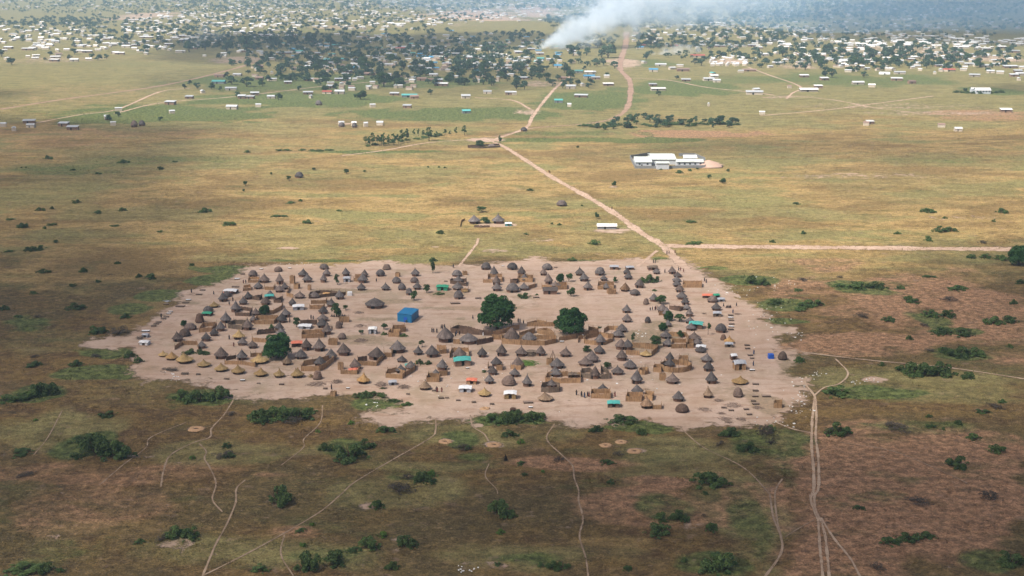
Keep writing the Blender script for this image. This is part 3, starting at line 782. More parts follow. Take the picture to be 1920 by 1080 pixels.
huts(TB, 'd', [(765,92,155,102),(1395,155,232,98),(1580,238,312,92),(1720,366,442,74),(1780,238,306,88),(1640,308,388,88),(960,870,942,92)])
huts(TB, 'g', [(520,148,240,112),(575,200,302,108),(790,138,232,88),(755,192,302,78),(1010,138,228,88),(1215,158,242,82),(1195,200,308,114),(1180,302,390,92),(1790,138,232,94),
 (1810,288,382,98),(1455,302,390,98),(480,398,482,112),(650,398,478,112),(940,392,492,102),(840,478,578,102),(750,568,655,104),(745,648,742,122),(740,708,812,130),(790,758,890,116)])
huts(TB, 'w', [(1330,478,595,212)])
huts(TB, 'b', [(1470,98,158,92),(930,742,817,74)])
huts(TC, 'd', [(580,162,236,112),(600,396,488,110),(905,78,158,108),(1200,78,158,112),(1595,88,160,112),(1205,308,414,142)])
huts(TC, 'g', [(590,222,305,104),(585,298,388,122),(1000,118,240,92),(1025,212,332,94),(1030,298,398,108),(1305,122,218,92),(1335,205,292,92),(1335,300,392,112),(1555,142,222,82),(1615,196,322,94),(1690,288,355,112)])
huts(TC, 'w', [(450,812,978,182),(715,878,998,194),(1195,815,985,172),(1395,858,980,162)])
huts(TC, 'y', [(672,372,412,84)])
huts(TD, 'g', [(285,128,224,102),(335,188,290,112),(375,288,390,108),(555,212,284,86),(815,138,210,82),(830,188,268,92),(1150,138,208,82),(955,262,364,108),(580,298,380,86),(1120,426,518,104),
 (810,548,645,104),(815,655,750,108),(1330,118,208,94),(1390,180,244,98),(1375,232,296,98),(1380,268,352,94),(1410,318,412,98),(1435,396,494,114),(1475,456,555,94),(1490,542,612,86),(1520,588,685,86),
 (1525,685,765,104),(1535,758,842,112),(1215,530,645,112),(1270,578,685,104),(1575,855,955,142),(1610,925,1005,106),(1250,835,935,124),(1275,920,1025,122),(1280,728,802,84),(1825,525,618,112),
 (760,768,862,122),(715,828,922,132),(515,888,1005,132),(500,1000,1092,112),(1645,1018,1092,122)])
huts(TD, 'd', [(510,132,222,112),(910,376,448,112),(1880,766,868,122),(1780,448,528,112),(1050,682,756,68)])
huts(TD, 'b', [(1030,478,548,64)])
huts(TD, 's', [(795,305,402,108)])
huts(TD, 'w', [(745,940,1058,120),(830,940,1062,110)])
huts(TF, 'y', [(385,218,298,104),(475,233,338,132),(625,232,378,184),(840,318,418,148),(1035,362,468,142),(1230,368,497,148),(1480,412,524,144),(1690,418,534,122),(1890,416,538,122),(1470,258,378,182)])
huts(TF, 'g', [(1035,198,324,152),(1270,215,335,122)])
huts(TF, 's', [(1780,283,392,112)])
huts(TG, 'g', [(320,92,228,124),(470,92,238,138),(745,152,288,152),(255,212,324,134),(600,218,335,132),(470,298,405,132),(1100,198,335,182),(875,328,444,132),(1350,122,258,172),(1580,172,278,108),
 (1740,176,305,152),(1395,278,362,108),(1495,348,444,122),(1385,388,482,122),(1850,326,452,124),(1780,438,522,96)])
huts(TG, 'y', [(225,412,538,134),(960,466,604,134)])
huts(TG, 'b', [(445,462,555,104)])
huts(TG, 's', [(1655,562,674,134)])
huts(TH, 'g', [(490,198,315,152),(745,186,304,104),(960,148,292,114),(1180,178,294,124),(1405,178,288,112),(1680,188,300,128),(905,298,404,124),(860,388,504,112),(825,486,604,108),(1150,298,424,132),
 (1110,418,525,112),(1250,496,634,112),(1590,318,434,162),(1570,408,525,152),(1530,548,645,112)])
huts(TH, 'b', [(1045,508,624,152)])
huts(TH, 's', [(1465,698,804,168)])
huts(TH, 'y', [(765,632,747,134)])
huts(TI, 'g', [(745,168,268,114),(665,238,364,152),(590,298,405,162),(695,416,548,122),(1000,222,344,122),(1090,332,438,142),(950,398,503,132),(1165,450,604,128),(1540,250,345,94),(1530,322,415,122),
 (1570,482,604,152),(785,598,692,112),(1175,618,722,132),(1635,688,804,132)])
huts(TI, 'y', [(1265,208,298,132)])
huts(TI, 's', [(1280,748,884,142)])
huts(TI, 'b', [(1680,828,928,144)])
huts(TJ, 'g', [(515,258,363,128),(535,352,463,118),(575,470,604,132)])
huts(TJ, 's', [(530,638,763,112)])
huts(TJ, 'y', [(895,500,612,172)])
huts(TE, 'y', [(770,890,992,112)])
huts(TE, 'b', [(700,888,950,64)])
huts(TJ, 'b', [(1370,228,334,98),(870,638,754,108)])
# farms out on the plain
TK = Tile(850, 370, 5.647)
huts(TK, 'g', [(225,195,284,128),(478,178,282,128)], "tall grey cone hut of the twin hut farm")
huts(TK, 'd', [(1150,34,96,110)], "small lone grey hut in the grass")
huts(Tile(0, 200, 2.909), 'd', [(1628,358,390,46)], "low grey hut alone on the left plain")

# ------------------------------------------------------------------ reed fences: one thing per run, panels and posts as parts
def fence(T, pts, h=2.0, mat="reed", closed=False, look="brown reed fence"):
    g = [Vector((*G(*T(*p)), 0)) for p in pts]
    if closed: g.append(g[0])
    o = empty("reed_fence", g[0])
    rel = [p - g[0] for p in g]
    for i in range(len(rel) - 1):
        a, b = rel[i], rel[i + 1]
        L = (b - a).length
        if L < .05: continue
        n = max(2, int(L / .45)); d = (b - a) / L; q = Vector((-d.y, d.x, 0)) * .05
        m = MB(); R = []
        hh = h * .82 * random.uniform(.92, 1.06)
        for k in range(n + 1):
            p = a + d * (L * k / n) + q * random.uniform(-.8, .8)
            z = hh + random.uniform(-.16, .12)
            R.append([p - q, p + q, p + q + Vector((0, 0, z)), p - q + Vector((0, 0, z))])
        m.rings(R)
        m.build("reed_panel", MAT[mat], o)
        MB().tube([a + Vector((0, 0, -.1)), a + Vector((random.uniform(-.05, .05), 0, h + .3))], [.07, .05], 6).build("post", MAT["wood"], o)
    px, py = T(*pts[len(pts) // 2])
    return reg(o, look, px, py, "fence", "reed fences in the village")
def fc(T, pts, h=2.0, mat="reed", look="closed reed enclosure"): return fence(T, pts, h, mat, True, look)
fc(TA, [(800,862),(945,848),(1000,785),(845,795)])
fc(TA, [(1125,812),(1285,832),(1335,770),(1190,762)], 2.0, "reedgrey")
fc(TA, [(1205,672),(1370,680),(1400,625),(1255,605)], 1.9, "reeddark", "dark reed enclosure")
fc(TA, [(1420,768),(1645,765),(1690,712),(1450,716)])
fence(TA, [(1480,655),(1640,650),(1725,600),(1745,560)])
fence(TA, [(1450,885),(1650,868),(1645,838),(1470,858)], 1.2, "reeddark", "dark reed fence")
fence(TA, [(527,1055),(612,1000),(780,1000),(792,1058)])
fence(TA, [(1395,935),(1402,962),(1560,975),(1572,932)], 1.8)
fc(TA, [(1352,300),(1470,300),(1478,262),(1360,262)], 1.5)
fence(TA, [(1295,395),(1390,386),(1375,350),(1300,358)], 1.5)
fence(TA, [(1535,352),(1540,380),(1640,382),(1655,340)], 1.7)
fence(TA, [(1640,525),(1720,528),(1742,480)], 1.6, "reeddark", "dark reed fence")
fence(TA, [(1400,490),(1480,500),(1510,470)], 1.7, "reeddark", "dark reed fence")
fence(TB, [(595,480),(610,440),(720,422),(850,424),(960,448),(1010,440)], 1.8, "reeddark", "dark reed fence")
fence(TB, [(620,540),(790,535),(800,500)])
fence(TB, [(605,600),(765,595),(775,570)], 2.0)
fc(TB, [(515,928),(768,918),(772,865),(525,880)])
fence(TB, [(500,775),(590,765),(690,770)], 2.1, "reeddark", "dark reed fence")
fc(TB, [(1535,868),(1685,852),(1672,822),(1542,828)], 2.2)
fc(TB, [(1490,905),(1612,910),(1625,872),(1510,864)])
fc(TB, [(815,1000),(918,1005),(916,972),(824,968)], 2.0)
fc(TB, [(935,745),(1050,745),(1045,722),(940,720)], 1.9)
fence(TB, [(1100,285),(1175,290),(1190,245),(1115,250)], 2.0)
fence(TB, [(385,370),(345,450),(420,470)], 1.9)
fence(TC, [(930,262),(935,240),(1085,240),(1093,292),(1000,300)], 2.0)
fence(TC, [(985,300),(875,300),(876,275)], 1.7)
fence(TC, [(505,310),(525,292),(688,292),(686,340)], 2.0, "reeddark", "dark reed fence")
fence(TC, [(628,408),(706,408),(710,375)], 1.9)
fc(TC, [(1265,290),(1432,296),(1438,255),(1275,250)], 2.1)
fence(TC, [(1385,375),(1460,352),(1458,312)], 2.0)
fence(TC, [(1180,300),(1250,312),(1270,290)], 1.9, "reeddark", "dark reed fence")
fence(TC, [(1535,362),(1650,366)], 1.9)
fc(TC, [(1690,340),(1700,380),(1820,375),(1812,330)], 2.0)
fence(TC, [(510,865),(540,850),(600,832),(740,852),(880,892),(985,898)], 2.3, "reeddark", "tall dark reed fence")
fence(TC, [(985,898),(1100,872),(1218,828),(1282,818)], 2.1, "reed", "tall tan reed fence")
fence(TC, [(540,985),(612,990)], 2.0, "reed", "tall tan reed fence")
fence(TC, [(805,1002),(900,985),(992,962)], 2.4, "reeddark", "tall dark reed fence")
fence(TC, [(975,935),(1082,940),(1088,985),(1300,1000),(1570,1006),(1698,978),(1692,942)], 2.2, "reed", "tall tan reed fence")
fence(TC, [(1282,915),(1370,892),(1455,868),(1462,850)], 2.2, "reed", "tall tan reed fence")
fence(TC, [(1480,866),(1592,856),(1640,880),(1678,916)], 2.2, "reed", "tall tan reed fence")
fence(TC, [(1370,792),(1480,767),(1590,786),(1700,792)], 2.1, "reed", "tall tan reed fence")
fence(TD, [(50,962),(140,945),(240,925),(380,895),(492,862)], 2.1, "reed", "tall tan reed fence")
fence(TD, [(380,840),(430,845),(492,862)], 2.1, "reed", "tall tan reed fence")
fc(TD, [(335,985),(450,1002),(560,1000),(652,962),(640,920),(500,905),(345,935)])
fence(TD, [(555,865),(600,830),(660,830),(712,840),(700,872)])
fence(TD, [(515,905),(600,925),(662,920)], 1.9)
fc(TD, [(485,376),(665,376),(665,330),(490,330)], 2.0)
fence(TD, [(265,975),(270,940),(330,930),(330,975)], 1.6)
fc(TD, [(1440,356),(1655,356),(1655,318),(1445,320)], 1.9, "reed", "long low reed yard")
fence(TD, [(1290,598),(1350,612),(1412,622),(1445,606)], 1.8, "reeddark", "dark reed fence")
fence(TD, [(1172,668),(1250,662)], 1.9)
fc(TD, [(1315,1040),(1478,1036),(1482,975),(1320,975)], 2.0)
fc(TD, [(1490,1040),(1562,1036),(1552,985),(1492,985)], 2.0)
fence(TD, [(1280,900),(1400,905),(1480,905),(1502,950)], 2.1)
fence(TI, [(1110,185),(1200,190),(1300,192),(1390,192),(1395,215)], 2.1, "reed", "tall tan reed fence")
fence(TI, [(1040,268),(1120,272),(1195,278)], 2.0)
fence(TI, [(1330,285),(1390,240),(1402,200)], 2.0)
fence(TF, [(1090,378),(1290,380),(1435,410),(1432,350)], 1.6)
fence(TF, [(1105,338),(1160,322),(1215,312)], 1.6, "reeddark", "dark reed fence")
fence(TF, [(1380,298),(1440,290),(1505,292),(1520,258)], 1.8)
fc(TG, [(268,455),(478,458),(528,430),(640,342),(600,330),(400,380),(300,398)], 2.2)
fence(TG, [(905,352),(905,388),(1120,398),(1142,362),(1195,315)], 1.9)
fence(TG, [(905,352),(1010,338)], 2.0, "reeddark", "dark reed fence")
fence(TG, [(715,455),(715,488),(895,492),(925,445)], 1.8)
fc(TG, [(1222,530),(1410,542),(1442,505),(1340,465),(1240,485)], 2.0)
fence(TG, [(1440,515),(1550,448),(1558,395)], 1.9)
fence(TG, [(1200,250),(1202,296),(1290,298),(1295,250)], 2.0)
fence(TG, [(1780,250),(1822,262),(1902,256),(1898,215),(1795,205)], 2.0)
fc(TG, [(1680,575),(1822,578),(1832,535),(1700,525)], 2.0)
fence(TG, [(1820,512),(1912,505),(1916,462)], 2.0)
fence(TH, [(380,308),(402,240),(590,236),(597,292)], 2.1)
fc(TH, [(1408,688),(1500,700),(1610,692),(1618,645),(1525,622),(1420,642)], 2.1, "reedgrey", "small round grey reed enclosure")
fc(TH, [(1455,578),(1640,592),(1852,586),(1848,525),(1700,512),(1480,520)], 2.1)
fence(TH, [(810,430),(818,400)], 2.0)
fence(TH, [(905,448),(975,446),(975,405)], 2.2)
fence(TH, [(1065,428),(1180,442),(1216,405)], 1.9)
fc(TI, [(535,522),(650,542),(700,535),(640,470),(545,475)], 2.1, "reedgrey", "grey reed enclosure")
fence(TI, [(760,545),(862,542),(838,485),(760,445)], 2.0, "reedgrey", "grey reed fence")
fc(TI, [(1605 + 175 * math.cos(a), 428 + 46 * math.sin(a)) for a in np.linspace(0, 2 * PI, 18, endpoint=False)], 2.3, "reed", "big oval reed enclosure")
fc(TI, [(1350,462),(1440,472),(1436,425),(1362,425)], 2.0)
fc(TI, [(1635,385),(1742,388),(1740,350),(1642,348)], 2.6, "reed", "tall square reed booth")
fc(TI, [(650,760),(872,766),(862,708),(652,706)], 2.0)
fc(TI, [(1040,796),(1222,800),(1232,745),(1060,740)], 2.0)
fc(TI, [(1250,772),(1340,788),(1356,738),(1262,728)], 2.0)
fence(TI, [(1345,845),(1345,886),(1440,886),(1440,845)], 1.7)
fc(TI, [(1240 + 55 * math.cos(a), 478 + 20 * math.sin(a)) for a in np.linspace(0, 2 * PI, 10, endpoint=False)], 1.9)
fc(TJ, [(1265,868),(1356,872),(1356,838),(1275,832)], 2.0)
fence(TK, [(75,310),(85,260),(120,245)], 1.3)
fence(TK, [(220,318),(300,322),(385,318)], 1.3, "reeddark", "low dark stick fence")
fence(Tile(660, 220, 2.667), [(578,148),(580,153),(660,155),(740,150),(735,140)], 1.6, "reeddark", "dark fence of the roadside yard")
fence(TE, [(455,150),(530,148)], .5, "reed", "very low reed border")

# ------------------------------------------------------------------ reed latrines, racks, poles, heaps
def latrine(x, y, w, h, T, look="narrow brown reed booth"):
    px, py = T(x, y); s = GS(py); W = w / T.o[2] / s; Hh = h / T.o[2] / (s * math.cos(dep(py)))
    o = empty("reed_booth", G(px, py), random.uniform(-.3, .3)); W2 = W / 2
    for a, b in (((-W2, 0), (W2, 0)), ((W2, 0), (W2, W)), ((-W2, 0), (-W2, W)), ((-W2, W), (W2, W))):
        R = []
        A = Vector((*a, 0)); B = Vector((*b, 0)); n = 5; q = Vector((B.y - A.y, A.x - B.x, 0)).normalized() * .05
        for k in range(n + 1):
            p = A.lerp(B, .03 + .94 * k / n); z = Hh * random.uniform(.88, 1.05)
            R.append([p - q, p + q, p + q + Vector((0, 0, z)), p - q + Vector((0, 0, z))])
        MB().rings(R).build("reed_panel", MAT["reed"], o)
    reg(o, look, px, py, "booth", "reed booths")
for x, y, w, h, T in ((405,310,50,85,TB),(450,370,55,55,TB),(600,385,35,60,TB),(1590,235,46,45,TB),(650,430,85,50,TD),(715,440,60,75,TG),(1460,560,66,68,TI),(675,215,48,40,TC),(1500,385,66,66,TH),(625,738,58,50,TG)):
    latrine(x, y, w, h, T)
def heap(T, x, y, w, h, mat, name, look, cat, spikes=60):
    px, py = T(x, y); s = GS(py); W = w / T.o[2] / s; Hh = h / T.o[2] / s * .8
    o = empty(name, G(px, py))
    m = MB(); r = random
    m.lathe([(W * .34, -.02), (W * .26, Hh * .22), (W * .15, Hh * .42), (.02, Hh * .5)], 14, .3, r)
    for _ in range(spikes * 2):
        a = r.uniform(0, 2 * PI); d = W * .5 * math.sqrt(r.random()); L = r.uniform(.4, 1.5)
        x0, y0, z0 = d * math.cos(a), d * math.sin(a), Hh * .7 * (1 - 2 * d / W) + .05
        b = r.uniform(0, 2 * PI)
        m.tube([(x0, y0, z0), (x0 + L * math.cos(b), y0 + L * math.sin(b), max(.03, z0 + r.uniform(-.3, .35)))], [.045, .02], 4)
    m.build("heap", MAT[mat], o)
    reg(o, look, px, py, cat)
for x, y, w, h in ((1170,615,140,80),(1420,640,130,65),(670,580,120,55),(440,605,230,30)): heap(TG, x, y, w, h, "twigs", "brush_pile", "tangled pile of dry brush", "brush pile")
heap(TB, 1185, 955, 160, 40, "twigs", "brush_pile", "flat ring of dry brush", "brush pile")
heap(TG, 380, 520, 62, 62, "straw", "straw_stack", "small yellow straw stack", "straw stack", 30)
heap(TB, 1170, 790, 130, 35, "twigs", "brush_pile", "low scatter of dark sticks", "brush pile", 30)
heap(TB, 1150, 640, 110, 30, "twigs", "brush_pile", "low scatter of dark sticks", "brush pile", 30)
heap(TH, 1250, 370, 250, 40, "limeshrub", "stalk_pile", "wide spread pile of drying green stalks", "stalk pile", 140)
heap(TH, 1295, 280, 100, 70, "reedgrey", "stick_pile", "pale lattice of stacked sticks between two huts", "stick pile", 90)
heap(TA, 440, 510, 90, 24, "tarpgrey", "rubble_heap", "pale flat heap at the left village edge", "rubble heap", 10)
for x, y, w, h in ((860,655,60,16),(600,455,160,18),(480,650,40,8)): heap(TE, x, y + 0, w, h, "twigs", "brush_pile", "low scatter of dark sticks", "brush pile", 20)
for x, y, w, h in ((800,845,200,40),(900,1000,110,26),(720,1000,160,22),(640,790,110,40),(1080,870,120,30),(490,890,140,28),(755,1035,40,24),(677,935,40,24)): heap(TJ, x, y, w, h, "twigs", "brush_pile", "low scatter of dark sticks", "brush pile", 26)
def tipi(T, x, yt, yb, w):
    px, py = T(x, yb); s = GS(py); W = w / T.o[2] / s; Hh = (yb - yt) / T.o[2] / s / math.cos(dep(py))
    o = empty("pole_tripod", G(px, py)); top = Vector((0, W * .3, Hh))
    for i in range(7):
        a = 2 * PI * i / 7; d = Vector((math.cos(a) * W / 2, math.sin(a) * W / 2 + W * .3, 0))
        MB().tube([d, top + (top - d) * .08], [.06, .04], 6).build("pole", MAT["wood"], o)
    reg(o, "steep cone frame of bare brown poles", px, py, "pole frame")
tipi(TH, 1540, 232, 325, 74)
def pit(px, py, rx):
    s = GS(py); R = rx / s
    o = empty("dug_pit", G(px, py))
    m = MB().lathe([(R, .01), (R * .8, .12), (R * .55, .28), (R * .40, .30), (R * .32, .05), (.05, .03)], 26, .12, random)
    m.build("earth_rim", MAT["earth"], o, True)
    MB().lathe([(R * .27, .06), (R * .24, .09), (.05, .10)], 18, .1, random).build("pit_floor", MAT["pitdark"], o)
    reg(o, "round dug pit with a rim of pale earth", px, py, "pit", "dug pits")
for p in ((368,804,16),(835,828,14),(927,834,15),(1136,835,13),(1165,829,12),(1190,846,15),(909,766,10)): pit(*p)

# ------------------------------------------------------------------ low drying tables
def table_proto(cloth):
    o = empty("drying_table")
    MB().box(-.9, .9, -.55, .55, .32, .40).build("table_top", MAT["wood"], o)
    for sx in (-1, 1):
        for sy in (-1, 1):
            MB().tube([(sx * .75, sy * .42, 0), (sx * .75, sy * .42, .32)], .06, 6).build("leg", MAT["wood"], o)
    m = MB()
    n = 6
    R = [[(-.86 + 1.72 * i / n, y, 0.415 + random.uniform(0, .06)) for y in (-.5, -.17, .17, .5)] for i in range(n + 1)]
    for i in range(n):
        for j in range(3): m.quad(R[i][j], R[i + 1][j], R[i + 1][j + 1], R[i][j + 1])
    m.build("mat_cover", MAT[cloth], o)
    return o
TABP = [table_proto("cloth_white"), table_proto("twigs"), table_proto("reedgrey")]
TABL = ["low table under a pale cover", "low dark stick table", "low table with a grey reed mat"]
def tables(T, rows):
    for i, (x, y, w, k) in enumerate(rows):
        px, py = T(x, y); D = w / T.o[2] / GS(py) / 1.8
        o = take(TABP[k]); o.location = (*G(px, py), 0); o.scale = (D, D, 1); o.rotation_euler = (0, 0, random.uniform(-.15, .15))
        reg(o, TABL[k], px, py, "table", "low drying tables")
tables(TE, [(780,672,60,2),(780,700,60,0),(785,728,62,2),(790,770,62,1),(785,800,62,0),(780,832,66,2)])
tables(TA, [(290,792,60,2),(320,768,60,1),(345,748,62,1),(400,712,60,2),(432,688,60,1),(460,654,52,0),(480,632,48,0),(590,570,100,1),(650,530,70,2),(680,500,60,0),(840,388,60,1),(800,438,70,1),(430,548,60,1),
 (1500,152,40,0),(1290,208,50,2),(1228,262,60,0),(200,850,90,0),(1820,142,38,0),(1210,350,80,1)])
tables(TJ, [(1060,606,70,1),(1060,682,64,2),(1055,744,70,1),(1035,797,56,2),(1060,828,80,1),(785,903,60,1),(955,890,60,1),(990,948,62,1),(705,872,60,1),(1000,282,60,1),(1020,317,46,1),(965,170,60,2),(970,207,56,2),(1020,450,60,0),(1180,742,100,1)])
tables(TG, [(540,658,50,2),(795,655,42,0),(1470,720,42,2),(1840,762,60,2),(1200,650,60,1),(45,610,50,1)])
tables(TH, [(285,765,56,2),(348,762,44,1),(475,790,50,1),(650,810,50,2),(855,832,50,2),(1290,870,50,0),(1260,812,110,1),(210,680,60,1),(580,430,40,0),(1640,130,50,0)])
tables(TF, [(790,498,50,2),(1110,548,60,1),(1290,566,56,0),(1470,600,40,1),(1730,608,50,1),(640,490,80,2)])
tables(TC, [(1690,132,40,1),(1100,118,30,0),(1470,470,70,1),(820,478,70,1),(560,535,110,1),(455,290,40,1)])
# ------------------------------------------------------------------ tarpaulin shelters and tents
def tarp_hut(T, x, yt, yb, w, tarp, look, wall="mud", lean=.12, name="tarpaulin_shelter"):
    px, py = T(x, yb); s = GS(py); W = w / T.o[2] / s
    Hh = max(1.5, ((yb - T.o[2] * 0 - yt) / T.o[2] / s - W * .6 * math.sin(dep(py))) / math.cos(dep(py)))
    D = W * .75
    o = empty(name, G(px, py), random.uniform(-.25, .25))
    b = MB(); n = 5
    for (x0, y0, x1, y1) in ((-W*.42, 0, -.5, 0), (.5, 0, W*.42, 0), (-W*.42, D, W*.42, D)):
        b = MB().box(min(x0, x1), max(x0, x1), y0 - .06, y0 + .06, 0, Hh * .62); b.build("wall", MAT[wall], o)
    for sx in (-1, 1):
        MB().box(sx * W * .42 - .06, sx * W * .42 + .06, .061, D - .061, 0, Hh * .6).build("wall", MAT[wall], o)
    N, K = 9, 7
    def P(i, j, dz):
        u = i / (N - 1) * 2 - 1; v = j / (K - 1)
        ridge = Hh * (1 - .36 * abs(v - .45) ** 1.3 * 2.2) - abs(u) ** 3 * .12 * Hh
        sag = -.10 * math.sin(u * 9 + v * 4) * .6 - .06 * math.cos(v * 13 + u * 3)
        return Vector((u * W * .5 + lean * (v - .5), -.35 + v * (D + .7), ridge + sag * .7 + dz))
    m = MB()
    rnd = [[random.uniform(-.07, .07) for _ in range(K)] for _ in range(N)]
    R = []
    for i in range(N):
        top = [P(i, j, rnd[i][j]) for j in range(K)]; bot = [p - Vector((0, 0, .05)) for p in top]
        R.append(top + bot[::-1])
    m.rings(R)
    m.build("tarp", MAT[tarp], o)
    for sx in (-1, 1):
        MB().tube([(sx * W * .47, -.25, 0), (sx * W * .47, -.25, Hh * .6)], .05, 6).build("post", MAT["wood"], o)
    tag(o, look, "shelter")
    return o
tarp_hut(TH, 530, 270, 400, 200, "tarpteal", "hut with a billowing teal tarpaulin over its roof in mid village", "wallmud", .5)
tarp_hut(TG, 1490, 365, 425, 105, "tarpteal", "small teal tarpaulin over an enclosed hut left of the teal roofed hut")
tarp_hut(TA, 1590, 418, 490, 105, "tarpteal", "hut half covered by a bright turquoise tarpaulin at upper left", "mud")
tarp_hut(TD, 1590, 718, 822, 158, "tarpteal", "shelter under a turquoise tarpaulin beside the right hut row", "mud", .4)
tarp_hut(TA, 880, 618, 676, 112, "tarpgreen", "low shelter under a bent green tarpaulin at the left edge", "darkwall")
tarp_hut(TC, 415, 310, 390, 138, "tarpgreen", "bright green tent behind the long dark fence", "tarpgreen")
tarp_hut(TI, 905, 768, 866, 146, "tarpteal", "flat green topped shelter at the front village edge", "reedgrey")
tarp_hut(TH, 625, 518, 604, 122, "tarporange", "orange topped reed shelter in the front part of the village", "reed")
tarp_hut(TG, 860, 418, 478, 112, "tarporange", "coral red awning inside a reed enclosure", "reed")
tarp_hut(TB, 460, 940, 1025, 128, "tarporange", "coral red tarpaulin lean to beside the left round tree", "darkwall")
tarp_hut(TD, 1720, 415, 475, 122, "tarporange", "orange tarpaulin shelter at the right village edge", "darkwall")
tarp_hut(TD, 1825, 415, 480, 76, "tarpgreen", "small green tarpaulin behind the orange shelter", "darkwall")
tarp_hut(TD, 1875, 460, 515, 92, "tarpgrey", "slumped grey tarpaulin beside the orange shelter", "tarpgrey")
tarp_hut(TA, 1105, 405, 448, 84, "tarporange", "small orange tarpaulin on a hut below the white canopy", "darkwall")
tarp_hut(TA, 1145, 358, 428, 152, "tarpwhite", "wide white canopy at the left village edge", "darkwall")
tarp_hut(TH, 553, 600, 694, 148, "tarpwhite", "white tent with a dark entrance at the village front", "tarpgrey")
tarp_hut(TH, 1060, 655, 770, 146, "tarpwhite", "white and grey dome shelter with a yellow end at the village front", "straw")
tarp_hut(TG, 1300, 545, 615, 94, "tarpgrey", "small grey tarpaulin dome between brush piles", "tarpgrey")
tarp_hut(TB, 480, 530, 610, 134, "tarpwhite", "white tarpaulin shelter among the crowded left huts", "tarpgrey")
tarp_hut(TB, 545, 752, 822, 150, "tarpwhite", "white pitched tarpaulin inside the dark fenced yard", "tarpgrey")
tarp_hut(TB, 1310, 782, 878, 98, "white", "small white roofed shed standing on four posts", "tarpgrey")
tarp_hut(TB, 1022, 222, 294, 82, "tarpgrey", "grey white shelter beside the small conical tree", "tarpgrey")
tarp_hut(TD, 670, 93, 155, 104, "tarpgrey", "pale grey tent at the back edge of the village", "mud")
tarp_hut(TD, 850, 103, 158, 94, "tarpgrey", "grey flat roofed shelter at the back edge of the village", "mud")
tarp_hut(TD, 1110, 98, 162, 116, "reedgrey", "long brown flat roofed shelter at the back edge", "mud")
tarp_hut(TD, 1830, 612, 684, 96, "tarpgrey", "grey drum shaped shelter in front of a right side hut", "reedgrey")
tarp_hut(TJ, 445, 145, 222, 112, "tarpwhite", "white sheet shelter in the right hut row", "tarpgrey")
tarp_hut(TJ, 820, 248, 330, 76, "tarpwhite", "small brown shelter with a white top at right", "mud")
tarp_hut(TJ, 890, 312, 445, 142, "tarpgrey", "cluttered shelter patched with grey and green sheets at right", "reed")
tarp_hut(TJ, 760, 118, 188, 96, "tarpgrey", "grey white patched shelter right of the sapling", "reedgrey")
tarp_hut(TH, 1775, 460, 530, 130, "reedgrey", "flat grey lean to inside a front enclosure", "darkwall")
tarp_hut(TH, 1295, 212, 270, 104, "reedgrey", "low lattice shelter between two grey huts", "reeddark")
tarp_hut(TA, 190, 868, 918, 76, "tarpgrey", "small pale shelter at the far left village corner", "tarpgrey")
tarp_hut(TA, 175, 938, 1004, 112, "tarpwhite", "white plastic sheet shelter at the far left corner", "tarpwhite")
tarp_hut(TB, 790, 405, 455, 80, "straw", "small straw awning over dark goods inside a fenced yard", "darkwall")
tarp_hut(TK, 585, 258, 304, 76, "tarpwhite", "small white topped shed beside the twin hut farm", "tealtin")
tarp_hut(TH, 1090, 858, 922, 64, "darkwall", "small dark arch stand at the front village edge", "darkwall")

# long thatched house
def long_house(T, x, yt, yb, w, mroof, mwall, look, name="long_house", rz=0.0, cat="house", dep_k=.45):
    px, py = T(x, yb); s = GS(py); W = w / T.o[2] / s; D = max(2.2, W * dep_k)
    sn, cs = math.sin(dep(py)), math.cos(dep(py))
    Hh = max(1.6, ((yb - yt) / T.o[2] / s - D * .55 * sn) / cs)
    o = empty(name, G(px, py), rz)
    house_parts(o, W, D, Hh * .62, Hh, mroof, mwall, 1)
    tag(o, look, cat)
    return o
def house_parts(o, W, D, hw, hr, mroof, mwall, doors=1, over=.35, wins=0):
    w2 = W / 2
    m = MB().prism([(-w2, 0, 0), (-w2, D, 0), (-w2, D, hw), (-w2, D / 2, hr - .1), (-w2, 0, hw)], (W, 0, 0))
    m.build("wall", MAT[mwall], o)
    e = over; t = .10; k = (hr - hw) / (D / 2)
    y0, z0 = -e, hw - e * k + .05
    n = max(4, int(W / 2))
    pts = [(-w2 - e, y0, z0), (-w2 - e, D / 2, hr + .05), (-w2 - e, D + e, z0), (-w2 - e, D + e, z0 + t), (-w2 - e, D / 2, hr + .05 + t), (-w2 - e, y0, z0 + t)]
    MB().prism(pts, (W + 2 * e, 0, 0)).build("roof", MAT[mroof], o)
    for i in range(doors):
        x = -w2 + W * (i + .5) / doors - .45 if doors > 1 else -w2 * .3
        MB().box(x, x + .9, -.05, .02, 0, min(1.9, hw * .85)).build("door", MAT["door"], o)
    for i in range(wins):
        x = -w2 + W * (i + .5) / wins
        MB().box(x - .6, x + .6, -.04, .02, hw * .45, hw * .8).build("window", MAT["glass"], o)
long_house(TC, 1630, 350, 432, 152, "thatch", "mud", "long rectangular thatched house with mud walls")
long_house(TK, 1627, 278, 338, 200, "white", "wallgrey", "long white roofed shed beside the road", dep_k=.3)

